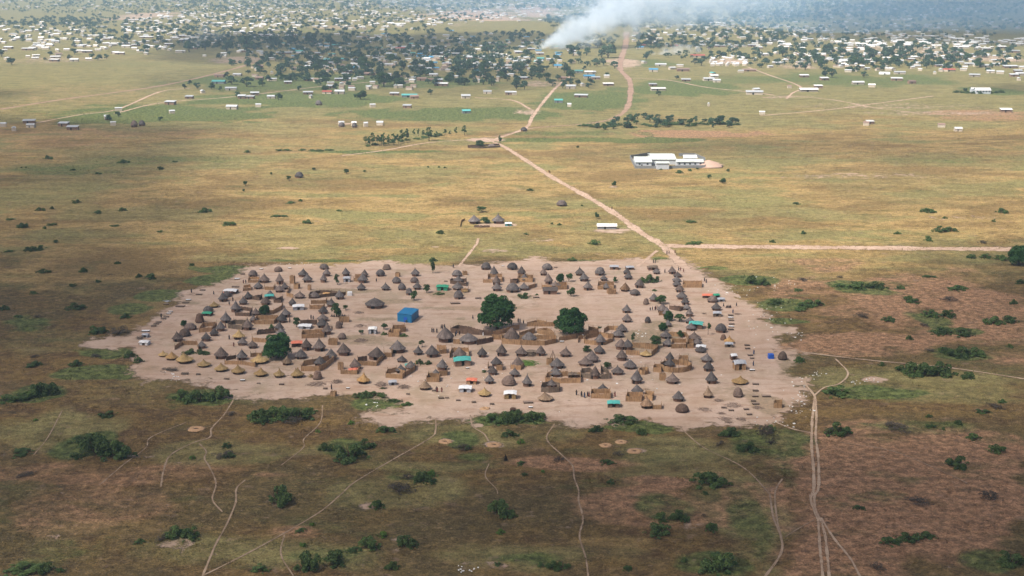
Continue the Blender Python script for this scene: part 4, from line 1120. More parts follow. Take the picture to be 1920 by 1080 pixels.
# blue tarpaulin shed
def blue_shed():
    a = Vector((*G(745.3, 602.5), 0)); b = Vector((*G(771.5, 605.5), 0)); c = Vector((*G(785, 594.0), 0))
    d = a + (c - b)
    ctr = a
    o = empty("tarpaulin_shed", a)
    P = [p - ctr for p in (a, b, c, d)]
    h = 3.0
    m = MB()
    def wall(p, q, h0, h1):
        n = 8; R = []
        L = (q - p); nn = Vector((-L.y, L.x, 0)).normalized() * .05
        for i in range(n + 1):
            w = p.lerp(q, i / n) + nn * random.uniform(-1.2, 1.2); z = h0 + (h1 - h0) * i / n
            R.append([w - nn, w + nn, w + nn + Vector((0, 0, z)), w - nn + Vector((0, 0, z))])
        return MB().rings(R)
    for i in range(4):
        wall(P[i], P[(i + 1) % 4], h, h).build("wall", MAT["tarpblue"], o)
    R = []; n = 8
    for i in range(n + 1):
        u = i / n; e0 = P[0].lerp(P[1], u * 1.04 - .02); e1 = P[3].lerp(P[2], u * 1.04 - .02); ring = []
        for j in range(6):
            v = j / 5; p = e0.lerp(e1, v * 1.04 - .02)
            ring.append(p + Vector((0, 0, h + .08 + .14 * (1 - abs(u * 2 - 1)) - .04 * math.sin(v * 15))))
        R.append(ring + [q - Vector((0, 0, .06)) for q in ring[::-1]])
    MB().rings(R).build("roof", MAT["tarpblue"], o)
    m = (P[0] + P[1]) / 2; dd = (P[1] - P[0]).normalized(); nn = Vector((dd.y, -dd.x, 0))
    MB().prism([m - dd * .2 + nn * .1, m + dd * 1.2 + nn * .1, m + dd * 1.2 + nn * .1 + Vector((0, 0, 2.0)), m - dd * .2 + nn * .1 + Vector((0, 0, 2.0))], nn * .04).build("door", MAT["tarpdeep"], o)
    tag(o, "big blue tarpaulin shed standing alone in the village clearing", "shed")
blue_shed()
def box_thing(name, T, x, yb, w, h, mat, look, cat, lid=None):
    px, py = T(x, yb); s = GS(py); W = w / T.o[2] / s; Hh = h / T.o[2] / s * .85
    o = empty(name, G(px, py), random.uniform(-.2, .2))
    m = MB(); R = []
    for z, k in ((0, 1), (.04, 1.0), (Hh * .95, .97), (Hh, .9)):
        c = .18; q = W / 2 * k
        R.append([(-q, c, z), (-q + c, 0, z), (q - c, 0, z), (q, c, z), (q, W - c, z), (q - c, W, z), (-q + c, W, z), (-q, W - c, z)])
    m.rings(R); m.build("body", MAT[mat], o)
    MB().lathe([(W * .22, Hh - .02), (W * .22, Hh + .12), (.02, Hh + .14)], 12, cy=W / 2).build("lid", MAT[lid or mat], o)
    tag(o, look, cat)
box_thing("blue_tank", TJ, 1240, 318, 62, 60, "tarpdeep", "bright blue plastic tank near the right village edge", "tank")
box_thing("white_tank", TB, 1055, 447, 54, 46, "cloth_white", "white cube tank behind the fenced yard", "tank")

# ------------------------------------------------------------------ people (one continuous skinned body; hair and cloth as parts)
def skinned(verts, edges, rad, root, mat, sub=1):
    me = bpy.data.meshes.new("tmp"); me.from_pydata(verts, edges, [])
    ob = bpy.data.objects.new("tmp", me); COL.objects.link(ob)
    sk = ob.modifiers.new("skin", 'SKIN'); sk.use_smooth_shade = True
    for i, d in enumerate(me.skin_vertices[0].data):
        d.radius = (rad[i], rad[i]); d.use_root = (i == root)
    sb = ob.modifiers.new("sub", 'SUBSURF'); sb.levels = sub; sb.render_levels = sub
    bpy.context.view_layer.update()
    ev = ob.evaluated_get(bpy.context.evaluated_depsgraph_get())
    out = bpy.data.meshes.new_from_object(ev)
    bpy.data.objects.remove(ob); bpy.data.meshes.remove(me)
    out.materials.clear(); out.materials.append(mat)
    return out
def person_proto(pose, cloth, seed):
    r = random.Random(seed)
    V = []; E = []; Rr = []
    def add(p, rad, par=None):
        V.append(p); Rr.append(rad)
        if par is not None: E.append((par, len(V) - 1))
        return len(V) - 1
    sit = pose == 'sit'
    z0 = .30 if sit else .92
    pel = add((0, 0, z0), .135)
    wa = add((0, 0, z0 + .17), .115, pel); ch = add((0, .01, z0 + .38), .135, wa)
    nk = add((0, .01, z0 + .52), .055, ch); hd = add((0, -.01, z0 + .63), .088, nk); add((0, 0, z0 + .75), .075, hd)
    for sx in (-1, 1):
        sw = {'stand': 0, 'walk': .20 * sx, 'sit': 0}[pose]
        sh = add((sx * .17, .01, z0 + .45), .058, ch); el = add((sx * .23, sw * .5 - (.05 if not sit else .12), z0 + .19), .042, sh)
        wr = add((sx * .22, sw * .7 - .12 - (.15 if sit else 0), z0 - .02 + (.1 if sit else 0)), .028, el)
        pa = add((V[wr][0], V[wr][1] - .02, V[wr][2] - .07), .034, wr)
        for k in range(4):
            f1 = add((V[pa][0] + (k - 1.5) * .02, V[pa][1] - .012, V[pa][2] - .05), .009, pa)
            add((V[f1][0], V[f1][1] - .015, V[f1][2] - .028 - .006 * (k in (1, 2))), .008, f1)
        t1 = add((V[pa][0] - sx * .035, V[pa][1] - .025, V[pa][2] - .005), .010, pa); add((V[t1][0] - sx * .008, V[t1][1] - .02, V[t1][2] - .03), .009, t1)
        hip = add((sx * .09, 0, z0 - .06), .095, pel)
        if sit:
            kn = add((sx * .16, -.40, z0 + .05), .062, hip); an = add((sx * .12, -.50, .07), .042, kn)
        else:
            kn = add((sx * .10, -.5 * sw - .02, .50), .062, hip); an = add((sx * .10, -sw, .08), .042, kn)
        add((sx * .11, V[an][1] - .14, .045), .038, an)
    body = skinned(V, E, Rr, 0, MAT["skin"])
    o = empty("person")
    bo = bpy.data.objects.new("body", body); COL.objects.link(bo); bo.parent = o
    h = MB().lathe([(.093, z0 + .645), (.098, z0 + .70), (.085, z0 + .775), (.03, z0 + .825)], 12, .03, r); h.build("hair", MAT["hair"], o)
    c = MB()
    if sit: c.lathe([(.24, .03), (.22, z0), (.15, z0 + .2), (.175, z0 + .4), (.09, z0 + .51)], 16, .03, r, False, False)
    elif pose == 'walk': c.lathe([(.21, .48), (.185, .75), (.165, z0), (.145, z0 + .18), (.175, z0 + .40), (.12, z0 + .50)], 16, .03, r, False, False)
    else: c.lathe([(.20, .22), (.19, .55), (.17, z0), (.145, z0 + .18), (.175, z0 + .40), (.12, z0 + .50)], 16, .03, r, False, False)
    c.build("clothing", MAT[cloth], o)
    return o
PP = {}
def people(T, rows, cloth="cloth_dark", pose=None, word="dark"):
    for i, (x, y) in enumerate(rows):
        px, py = T(x, y); ps = pose or ('walk' if (int(x) + int(y)) % 2 else 'stand')
        key = (ps, cloth)
        if key not in PP: PP[key] = person_proto(ps, cloth, len(PP) + 5)
        o = take(PP[key]); o.location = (*G(px, py), 0); o.rotation_euler = (0, 0, random.uniform(-PI, PI))
        k = random.uniform(.95, 1.08); o.scale = (k * 1.15, k * 1.15, k)
        verb = {'stand': 'standing', 'walk': 'walking', 'sit': 'sitting'}[ps]
        reg(o, f"person in {word} clothes {verb}", px, py, "person", "people in the village")
people(TC, [(300,860),(320,860),(355,865),(405,820),(420,820),(440,815),(760,715),(1270,750),(1330,765),(565,905),(610,895),(540,135)])
people(TC, [(1290,752),(575,890)], "cloth_blue", None, "blue")
people(TC, [(875,900)], "cloth_white", 'stand', "white")
people(TD, [(1240,190),(1075,620),(1100,615),(1130,612),(1160,605),(1110,78),(1130,80),(1395,165),(1685,285),(1705,305)])
people(TD, [(1450,185),(1415,170),(1140,600)], "cloth_red", None, "reddish")
people(TD, [(320,930)], "cloth_white", 'stand', "white")
people(TE, [(700,575),(845,570)]); people(TE, [(735,582),(750,580),(765,582),(780,580)], "cloth_dark", 'sit')
people(TE, [(805,650)], "cloth_blue", None, "blue")
people(TA, [(965,440),(1180,510),(1140,555),(375,695),(765,830),(1140,940),(1820,740),(1325,310),(715,415)]); people(TA, [(1190,1020),(1300,310),(1100,810)], "cloth_red", None, "reddish")
people(TB, [(620,710),(380,755),(855,835),(645,720),(970,780),(1355,292)]); people(TB, [(855,682),(880,684),(905,682),(940,680),(970,682),(1000,684)], "cloth_dark", 'sit')
people(TH, [(1805,725),(1860,745)]); people(TH, [(1895,755)], "cloth_blue", None, "blue")
people(TI, [(485,725),(545,740),(575,750),(610,740),(655,745)]); people(TI, [(625,745),(918,742)], "cloth_red", None, "reddish")
people(TJ, [(1040,268),(1035,395)], "cloth_blue", None, "blue")
people(Tile(660, 220, 2.667), [(1575,685),(1585,684),(1300,460),(990,280)]); people(Tile(660, 220, 2.667), [(1615,680),(985,276)], "cloth_red", None, "reddish")
people(TG, [(610,662),(1790,690)]); people(TG, [(1800,692),(1850,692)], "cloth_red", None, "reddish")

# ------------------------------------------------------------------ trees and shrubs
def leaf_cloud(lobes, n, size, r, flat=1.0):
    """many small leaf clumps spread through the lobes' outer volume"""
    wts = np.array([l[3] ** 2 for l in lobes]); wts = wts / wts.sum()
    ci = r.choice(len(lobes), n, p=wts)
    L = np.array(lobes)[ci]
    d = r.normal(size=(n, 3)); d /= np.linalg.norm(d, axis=1)[:, None]
    d[:, 2] = np.where(d[:, 2] < -.35, -d[:, 2], d[:, 2])
    rad = (.62 + .46 * np.sqrt(r.random(n)))[:, None]
    P = L[:, :3] + d * rad * np.stack([L[:, 3], L[:, 3], L[:, 3] * L[:, 4]], 1)
    P[:, 2] = np.where(P[:, 2] < size * .2, size * .2 + .3 * np.abs(P[:, 2]) * r.random(n), P[:, 2])
    nrm = d + r.normal(size=(n, 3)) * .55; nrm /= np.linalg.norm(nrm, axis=1)[:, None]
    t = np.cross(nrm, r.normal(size=(n, 3))); t /= np.linalg.norm(t, axis=1)[:, None]
    b = np.cross(nrm, t)
    s = (size * (.55 + .9 * r.random(n)))[:, None]
    V = np.stack([P - t * s * .5, P - b * s * .32 + nrm * s * .08, P + t * s * .5, P + b * s * .32 + nrm * s * .08], 1).reshape(-1, 3)
    return V, np.arange(n * 4).reshape(n, 4)
def tree_proto(kind, seed):
    r = np.random.default_rng(seed); rd = random.Random(seed)
    # unit: crown width about 1, height 1
    spec = {'mango': ("round_tree", "mango", 9000, .062, .08, .92), 'round': ("broad_tree", "leaf", 1900, .085, .16, .85), 'town': ("broad_tree", "town_leaf", 520, .15, .10, .85),
            'tall': ("slender_tree", "leaf", 700, .10, .22, .9), 'euc': ("eucalyptus_tree", "leaf", 420, .12, .34, .9), 'sap': ("sapling", "leaf", 220, .16, .52, .8)}[kind]
    name, lm, n, sz, zb, _ = spec
    o = empty(name)
    lobes = []
    if kind == 'mango':
        for i in range(46):
            a = rd.uniform(0, 2 * PI); z = rd.uniform(.16, .86); rr = .37 * math.sqrt(max(.05, 1 - ((z - .38) / .54) ** 2)) * rd.uniform(.7, 1.05)
            lobes.append((rr * math.cos(a), rr * math.sin(a), z, rd.uniform(.10, .17), .85))
        lobes += [(0, 0, .46, .36, 1.0)] * 3
    elif kind in ('round', 'town'):
        for i in range(12 if kind == 'round' else 8):
            a = rd.uniform(0, 2 * PI); z = rd.uniform(.24, .82); rr = .36 * math.sqrt(max(.05, 1 - ((z - .48) / .46) ** 2)) * rd.uniform(.5, 1.1)
            lobes.append((rr * math.cos(a), rr * math.sin(a), z, rd.uniform(.15, .24), .85))
    else:
        nn = {'tall': 9, 'euc': 8, 'sap': 5}[kind]
        for i in range(nn):
            z = zb + (1 - zb) * (i + .5) / nn; a = rd.uniform(0, 2 * PI); k = (1 - abs((z - .6) / .55)) * .26
            lobes.append((k * math.cos(a), k * math.sin(a), z, rd.uniform(.14, .24) * (1.15 - .5 * z), .55 if kind == 'euc' else .8))
    V, F = leaf_cloud(lobes, n, sz, r)
    V[:, 2] *= 1 / max(V[:, 2].max(), .01)
    co = bpy.data.objects.new("crown", np_mesh("crown", V, F, MAT[lm])); COL.objects.link(co); co.parent = o
    m = MB(); tr = {'mango': .045, 'round': .035, 'town': .035, 'tall': .03, 'euc': .03, 'sap': .022}[kind]
    top = max(zb + .15, .5)
    m.tube([(0, 0, -.02), (.01, .0, zb * .6), (.0, .012, top), (.02, 0, min(.85, top + .25))], [tr * 1.35, tr, tr * .6, tr * .2], 8)
    for i in range(5):
        a = rd.uniform(0, 2 * PI); z = zb * .8 + i * .05; L = rd.uniform(.18, .32)
        m.tube([(0, 0, z), (L * .5 * math.cos(a), L * .5 * math.sin(a), z + L * .45), (L * math.cos(a), L * math.sin(a), z + L * 1.0)], [tr * .6, tr * .4, tr * .12], 6)
    m.build("trunk", MAT["bark"], o)
    return o
TREEP = {k: [tree_proto(k, 40 + i + 10 * j) for i in range(n)] for j, (k, n) in enumerate((('mango', 3), ('round', 4), ('town', 6), ('tall', 3), ('euc', 4), ('sap', 2)))}
def tree(kind, px, py, w, h, look=None, label=None, group=None, grow=1.0):
    s = GS(py); W = w / s; Hh = h / s / math.cos(dep(py))
    o = take(random.choice(TREEP[kind]))
    o.location = (*G(px, py), 0); o.scale = (W, W, Hh * grow); o.rotation_euler = (0, 0, random.uniform(0, 6.2))
    if label: tag(o, label, "tree", group)
    else: reg(o, look or "tree", px, py, "tree", group)
    return o
tree('mango', 932, 617, 72, 66, label="largest dense round tree in the middle of the village")
tree('mango', 1071, 628, 64, 52, label="smaller round tree right of the largest one")
tree('mango', 521, 671, 58, 46, label="dense round tree near the left side of the village")
GV = "small trees in the village"
for T, rows in ((TB, [(915,322,92,128,'tall'),(1780,498,84,112,'round'),(925,682,140,165,'round'),(1010,610,60,60,'round'),(455,800,84,110,'round'),(1440,828,80,66,'round'),(100,658,130,108,'mango'),(1180,880,60,50,'round')]),
                (TC, [(1745,300,98,104,'mango'),(1840,288,82,92,'round'),(1865,455,96,110,'round'),(240,412,84,94,'round'),(310,192,86,176,'tall')]),
                (TD, [(690,298,64,66,'round'),(1190,540,134,112,'round'),(1280,728,112,110,'mango'),(1405,735,124,86,'round'),(1215,840,114,90,'mango'),(1430,912,94,80,'round'),(880,962,72,104,'tall'),
                      (1140,1030,132,138,'round'),(1725,886,88,142,'sap'),(375,1082,112,72,'round'),(1100,430,1,1,'sap')][:10]),
                (TA, [(630,790,82,70,'mango')]), (TG, [(1630,185,110,80,'sap')]), (TI, [(835,425,96,72,'round')])):
    for x, y, w, h, k in rows:
        px, py = T(x, y)
        tree(k, px, py, w / 6, h / 6, {'tall': "slender green tree", 'round': "small green tree", 'mango': "compact dark green tree", 'sap': "thin sapling on a bare stem"}[k], group=GV)
tree('mango', 1910, 497, 44, 38, label="large dark tree at the right edge below the straight road")
# row of eucalyptus
for x, y, w, h in ((70,130,30,32),(88,142,24,44),(105,142,30,60),(130,135,20,45),(146,142,24,52),(160,142,25,60),(185,140,22,50),(210,140,30,56),(232,132,22,44),(250,128,25,62),(275,122,25,62),(310,95,14,36),(332,95,14,36),(356,98,16,34),
                   (385,118,36,66),(420,100,16,28),(465,88,20,28),(490,92,14,24),(520,88,16,36),(562,90,24,48),(740,132,20,38)):
    px, py = 660 + x / 2.667, 220 + y / 2.667
    tree('euc', px, py, 1.5 * w / 2.667, 1.1 * h / 2.667, "slim eucalyptus tree of the open row", group="eucalyptus trees in the open row")
for x, y, w, h in ((1340,432,26,28),(1330,464,16,16),(1577,404,26,28),(1890,366,30,28),(1480,374,14,18),(1712,346,22,14)):
    tree('round', x / 2.909, 200 + y / 2.909, w / 2.909, h / 2.909, "lone small tree on the left plain", group="lone trees on the plain")
for x, y, w, h in ((1310,348,24,32),(1225,505,24,32),(650,475,50,30),(675,528,60,32),(640,148,46,34),(1853,330,36,24),(1880,272,20,14),(1785,304,20,18),(1128,154,16,14)):
    tree('round', 660 + x / 2.667, 220 + y / 2.667, w / 2.667, h / 2.667, "lone small tree on the middle plain", group="lone trees on the plain")

def shrub_proto(kind, seed):
    r = np.random.default_rng(seed); rd = random.Random(seed)
    o = empty({'s': "shrub", 'l': "lime_shrub", 'd': "dry_shrub"}[kind])
    lobes = []
    for i in range(13):
        a = rd.uniform(0, 2 * PI); d = .40 * math.sqrt(rd.random()); z = rd.uniform(.02, .66) * (1 - d * 1.1)
        lobes.append((d * math.cos(a), d * math.sin(a), z, rd.uniform(.10, .20), rd.uniform(.9, 1.5)))
    for i in range(7):
        a = rd.uniform(0, 2 * PI); q = rd.uniform(.40, .62); lobes.append((q * math.cos(a), q * math.sin(a), rd.uniform(.03, .14), rd.uniform(.05, .10), 1.0))
    V, F = leaf_cloud(lobes, 1700 if kind != 'd' else 900, .085 if kind != 'd' else .06, r)
    V[:, 2] /= V[:, 2].max()
    co = bpy.data.objects.new("foliage", np_mesh("foliage", V, F, MAT[{'s': "shrub", 'l': "limeshrub", 'd': "dryshrub"}[kind]])); COL.objects.link(co); co.parent = o
    m = MB()
    for i in range(7):
        a = rd.uniform(0, 2 * PI); L = rd.uniform(.15, .4)
        m.tube([(0, 0, -.02), (L * .5 * math.cos(a), L * .5 * math.sin(a), .3), (L * math.cos(a), L * math.sin(a), .72)], [.022, .015, .006], 5)
    m.build("stem", MAT["wood"], o)
    return o
SHP = {k: [shrub_proto(k, 70 + i + 9 * j) for i in range(n)] for j, (k, n) in enumerate((('s', 6), ('l', 2), ('d', 3)))}
def shrubs(T, rows, kind='s'):
    for x, y, w, h in rows:
        px, py = T(x, y); s = GS(py); W = w / T.o[2] / s
        ratio = w / max(h, 1)
        # a wide low thicket is several shrubs standing together
        n = 1 if W < 9 else min(5, int(round(W / 6)))
        for i in range(n):
            k = W / n * (1.25 if n > 1 else 1)
            Hh = max(.7, (h / T.o[2] / s - .30 * k * math.sin(dep(py))) / math.cos(dep(py)))
            Hh = min(Hh * .85, k * .62)
            ox = (i - (n - 1) / 2) * W / n + (random.uniform(-.8, .8) if n > 1 else 0)
            o = take(random.choice(SHP[kind]))
            gx_, gy_ = G(px, py)
            o.location = (gx_ + ox, gy_ + .4 * k + (random.uniform(-2, 2.5) if n > 1 else 0), 0)
            q = random.uniform(.8, 1.15) if n > 1 else 1
            o.scale = (k, k * random.uniform(.8, 1.1), Hh * q); o.rotation_euler = (0, 0, random.uniform(0, 6.2))
            reg(o, {'s': "dark green shrub", 'l': "small lime green shrub", 'd': "dry brown shrub"}[kind], px + ox * s, py - .4 * k * s * math.sin(dep(py)), "shrub", {'s': "green shrubs on the plain", 'l': "lime shrubs on the plain", 'd': "dry shrubs on the plain"}[kind])
shrubs(A3, [(480,235,180,70),(580,300,280,135),(420,305,90,40),(1060,765,110,100),(970,755,120,80),(1560,575,180,150),(1560,95,330,90),(1720,55,100,50),(590,72,100,42),(100,288,130,36),(1800,935,240,120),(110,962,180,60),(240,955,100,66),
 (1270,245,60,42),(1280,300,60,40),(780,785,60,34),(1830,262,80,50),(330,945,60,30),(1690,720,70,26),(1460,945,90,50)])
shrubs(A3, [(1080,305,40,28),(1790,155,30,22),(1755,680,30,24),(195,90,30,18),(1705,800,40,40)], 'l')
shrubs(A3, [(1250,300,110,40),(1650,110,120,50),(900,770,90,40),(1300,60,60,26),(130,410,110,28)], 'd')
shrubs(B3, [(40,330,180,130),(130,250,110,60),(445,440,110,70),(500,445,70,60),(195,587,90,60),(890,640,140,115),(940,640,80,60),(150,822,120,80),(70,830,80,30),(350,800,90,80),(405,805,90,60),(280,930,80,70),(960,115,330,80),
 (950,182,80,48),(715,255,46,36),(1010,338,52,30),(1500,338,80,36),(1430,155,90,50),(1690,168,60,46),(1590,112,160,55),(1790,740,130,80),(1800,660,90,80),(1890,652,100,80),(1200,932,100,70),(1125,912,50,34),(1270,920,40,36),
 (1610,935,50,40),(1515,445,46,34),(250,160,100,50),(1030,400,36,24),(880,905,40,28)])
shrubs(B3, [(1008,220,44,36),(510,402,60,40),(230,748,54,46),(895,730,56,34),(1133,382,26,20),(50,108,50,24),(180,235,34,28)], 'l')
shrubs(B3, [(320,505,150,70),(370,420,70,40),(690,255,90,40),(1230,320,70,30),(1560,290,60,30)], 'd')
shrubs(C3, [(165,592,190,105),(890,298,130,84),(880,76,160,66),(265,302,120,70),(370,390,110,74),(1555,478,120,80),(1780,396,110,55),(1655,316,90,40),(1470,262,30,34),(1390,192,42,26),(1555,232,46,46),(20,785,60,90),(165,835,80,72),
 (210,1078,210,130),(1880,1040,160,100),(1400,250,60,24),(500,270,60,40),(1700,170,80,30),(1800,110,60,30),(10,1005,40,50),(130,625,40,24),(1000,712,60,34)])
shrubs(C3, [(480,300,110,80),(1770,145,90,36),(1210,270,160,50),(840,290,80,60),(1350,690,140,50),(500,345,60,50),(210,350,70,30),(1750,660,120,60),(1100,1060,80,70),(120,750,30,40)], 'd')
shrubs(C3, [(1370,880,110,50),(1180,910,110,50),(1280,900,120,60)], 's')
TR = Tile(1400, 380, 3.177)
shrubs(TR, [(1520,345,90,40),(1435,335,70,36),(1345,335,60,32),(1190,180,130,42),(1090,232,52,42),(1535,66,76,40),(1090,62,90,32),(345,188,40,26),(155,240,36,24),(620,515,150,40),(720,515,190,62),(920,520,54,32),(380,620,150,50),
 (330,650,90,30),(1100,690,100,60),(1210,690,100,60),(1240,795,210,60),(1330,938,220,76),(1190,900,90,48),(1480,730,110,62),(1580,720,110,50),(1110,1050,260,110),(850,715,80,44),(60,490,130,60),(310,530,60,20),(975,820,46,40),
 (1330,1055,90,50),(810,975,40,38),(1600,610,50,40),(1280,530,120,38),(1575,868,40,40),(1640,488,50,44),(1000,600,120,50),(1100,450,70,20),(180,610,110,40),(905,190,46,20),(1185,97,30,18),(1475,115,26,24),(300,12,50,16),(940,1010,90,50),(320,955,60,50)])
shrubs(TR, [(700,690,90,40),(1220,590,90,36),(1420,245,60,24),(340,470,60,30),(560,450,40,20),(1100,890,60,24),(1060,740,60,26)], 'd')
TL = Tile(0, 420, 3.177)
shrubs(TL, [(440,515,110,46),(890,330,80,44),(825,322,46,30),(490,290,48,36),(740,565,64,42),(600,655,80,50),(550,660,90,60),(180,855,110,40),(220,1030,200,110),(60,1070,150,55),(1180,1060,300,110),(190,165,120,36),(230,160,40,28),(45,170,56,18),
 (820,830,60,90),(770,800,70,50),(440,850,80,44),(250,295,80,28),(10,520,70,40),(1140,250,30,18),(695,240,36,20),(425,375,50,24),(195,420,46,24),(100,560,60,20),(580,350,40,22),(330,115,30,26),(300,12,60,18),(120,22,90,20)])
shrubs(TL, [(690,670,130,66),(200,800,50,24),(830,690,60,24),(1010,880,100,20),(560,800,80,24),(215,560,46,24)], 'd')
TM = Tile(0, 200, 2.909)
shrubs(TM, [(670,310,60,26),(260,288,44,28),(872,345,32,26),(1115,580,66,36),(1245,652,70,26),(1672,640,50,30),(530,585,50,26),(665,572,50,28),(410,528,46,26),(450,905,42,36),(1635,518,26,18),(1580,530,60,14),(1345,252,34,18),
 (120,665,60,36),(240,668,30,20),(50,620,50,14),(640,860,34,18),(1045,868,28,16),(215,570,50,26),(280,560,26,24),(530,370,46,14),(870,685,36,12),(395,350,34,16),(115,335,12,14),(140,335,12,14),(620,655,60,12),(1850,572,34,14),(1520,605,80,16),(950,304,34,10),
 (1740,245,140,14),(1540,243,80,12),(1650,240,60,12)])
T5 = Tile(660, 220, 2.667)
shrubs(T5, [(440,585,40,26),(890,368,36,16),(380,252,14,14),(435,252,14,12),(465,255,14,12),(62,274,18,16),(405,722,42,26),(1000,535,20,12),(1035,540,30,14),(1215,640,60,30),(1150,445,14,12),(870,588,26,10),(1640,280,40,18),(1690,270,20,14),(1100,720,40,24),(1715,640,90,20),
 (1700,530,60,14),(1790,520,20,14),(1440,185,0.1,0.1)][:17])
shrubs(TC, [(1330,478,132,74),(380,440,100,36),(1480,445,40,26)]); shrubs(TD, [(1060,310,160,120),(1140,300,110,90),(980,290,80,70),(1125,398,56,28),(505,815,56,26)])
shrubs(TG, [(1600,385,120,70),(1690,385,90,60),(1180,662,60,30)]); shrubs(TF, [(640,285,110,60),(700,265,110,80),(790,270,120,70),(860,275,120,50),(1620,-20,90,60)])
shrubs(TB, [(1440,893,66,46),(1655,915,90,50),(1690,750,50,84)]); shrubs(TH, [(765,475,60,36),(1130,935,120,60),(1000,975,140,70),(880,990,110,60)])
shrubs(TG, [(900,770,150,80),(1000,760,150,90),(1100,745,130,75),(1180,760,110,60),(1310,815,150,50),(1450,850,120,50)])

# burnt stump, litter
o = empty("burnt_stump", G(948, 863))
MB().lathe([(.55, 0), (.5, .4), (.34, .9), (.12, 1.5), (.03, 1.75)], 10, .14).build("stump", MAT["door"], o)
for a in (.4, 2.2, 4.0): MB().tube([(0, 0, .5), (.5 * math.cos(a), .5 * math.sin(a), 1.1)], [.12, .04], 6).build("branch", MAT["door"], o)
tag(o, "burnt black pointed stump alone in the foreground grass", "stump")
def litter():
    m = MB()
    for cx, cy, rx, ry, n in ((870,1066,36,10,13),(1495,630,10,10,10),(1500,745,26,40,40),(1440,600,50,40,36),(1530,705,20,10,12),(1370,545,60,15,26),(1620,714,30,5,14),(330,705,20,8,10),(1460,790,40,10,14),(700,758,20,6,8),(560,495,60,3,10),(1000,700,400,60,70),(1200,545,60,20,16),(1200,627,20,6,14),(1460,535,40,20,16)):
        for _ in range(n):
            px, py = cx + random.gauss(0, rx * .5), cy + random.gauss(0, ry * .5)
            x, y = G(px, py); s = random.uniform(.08, .32); a = random.uniform(0, 6.28)
            if random.random() < .06: s *= 2
            c, d = math.cos(a) * s, math.sin(a) * s
            m.prism([(x - c, y - d, .03), (x + d, y - c, .03), (x + c, y + d, .05), (x - d, y + c, .06)], (0, 0, random.uniform(.05, .2)))
    o = m.build("litter", MAT["litter"])
    tag(o, "scattered scraps of pale plastic on the ground", "litter", kind="stuff")
litter()
# ------------------------------------------------------------------ town houses
def house_proto(mroof, mwall, kind=0):
    o = empty({0: "tin_roofed_house", 1: "tin_roofed_house", 2: "tent"}[kind])
    if kind == 0: house_parts(o, 8, 5, 2.5, 3.7, mroof, mwall, 1, .35)
    elif kind == 1:
        MB().prism([(-4, 0, 0), (-4, 5, 0), (-4, 5, 3.2), (-4, 0, 2.5)], (8, 0, 0)).build("wall", MAT[mwall], o)
        MB().prism([(-4.4, -.5, 2.47), (-4.4, 5.4, 3.3), (-4.4, 5.4, 3.4), (-4.4, -.5, 2.57)], (8.8, 0, 0)).build("roof", MAT[mroof], o)
        MB().box(-1.2, -.2, -.05, .02, 0, 2.0).build("door", MAT["door"], o)
    else:
        m = MB(); R = []
        for i in range(7):
            x = -4 + 8 * i / 6; q = 1 if 0 < i < 6 else .92
            R.append([(x, 2.5 - 2.5 * math.cos(a) * q, 3.0 * math.sin(a) ** .8 * q) for a in np.linspace(0, PI, 9)])
        MB().rings(R).build("canvas", MAT[mroof], o)
        MB().box(-.5, .5, -.12, .1, 0, 1.5).build("door", MAT["door"], o)
    return o
HP = {'W': [house_proto("white", "wallcream", 0), house_proto("white", "wallmud", 1)], 'G': [house_proto("greytin", "wallcream", 0), house_proto("greytin", "wallmud", 1)],
      'B': [house_proto("bluetin", "wallcream", 0)], 'T': [house_proto("tealtin", "wallgrey", 0)], 'R': [house_proto("redtin", "wallcream", 0)], 'D': [house_proto("rusttin", "wallmud", 0)], 'N': [house_proto("tarpwhite", "tarpwhite", 2)]}
HL = {'W': "white tin roofed house", 'G': "grey tin roofed house", 'B': "blue roofed house", 'T': "teal roofed house", 'R': "red roofed house", 'D': "brown roofed house", 'N': "white tent"}
HOUSES = []                           # (px, py, w px, kind)
def H4(ox, rows, kind='W'):
    for x, y, w in rows: HOUSES.append((ox + x / 4, (y + 6) / 4, w / 4, kind))
H4(0, [(25,945,45),(215,920,85),(225,952,60),(105,975,40),(470,943,70),(540,970,80),(890,825,50),(1290,845,40),(800,888,35),(850,935,40),(1270,780,75),(1735,815,80),(1415,735,55),(1520,692,45),(1730,672,80),(1775,565,60),(1810,735,55),(1870,735,60),
 (1910,710,60)], 'G')
H4(0, [(895,403,65),(1535,420,25),(1680,405,45),(1675,424,45),(205,372,85),(270,418,50),(265,438,50),(210,425,30),(415,430,70),(400,455,70),(555,456,60),(665,446,45),(430,378,25),(500,374,40),(650,390,70),(1010,365,40),(1050,385,45),(1097,403,40),
 (1270,373,40),(795,365,40),(755,368,25),(55,360,65),(585,310,45),(945,330,55),(795,330,45),(1090,312,55),(490,292,45),(95,300,45),(215,297,50),(775,285,40),(855,283,30),(1090,280,100),(1380,303,70),(1470,285,50),(30,320,30),(115,262,40),(215,233,45),
 (570,228,45),(795,238,45),(1160,205,45),(760,200,75),(990,150,90),(880,328,30),(720,345,40),(1265,305,45),(1305,283,50),(1600,325,50),(35,380,35),(50,440,40),(1215,358,30),(1480,345,40)])
H4(0, [(1635,622,95)], 'T'); H4(0, [(440,410,50),(1640,575,70)], 'D')
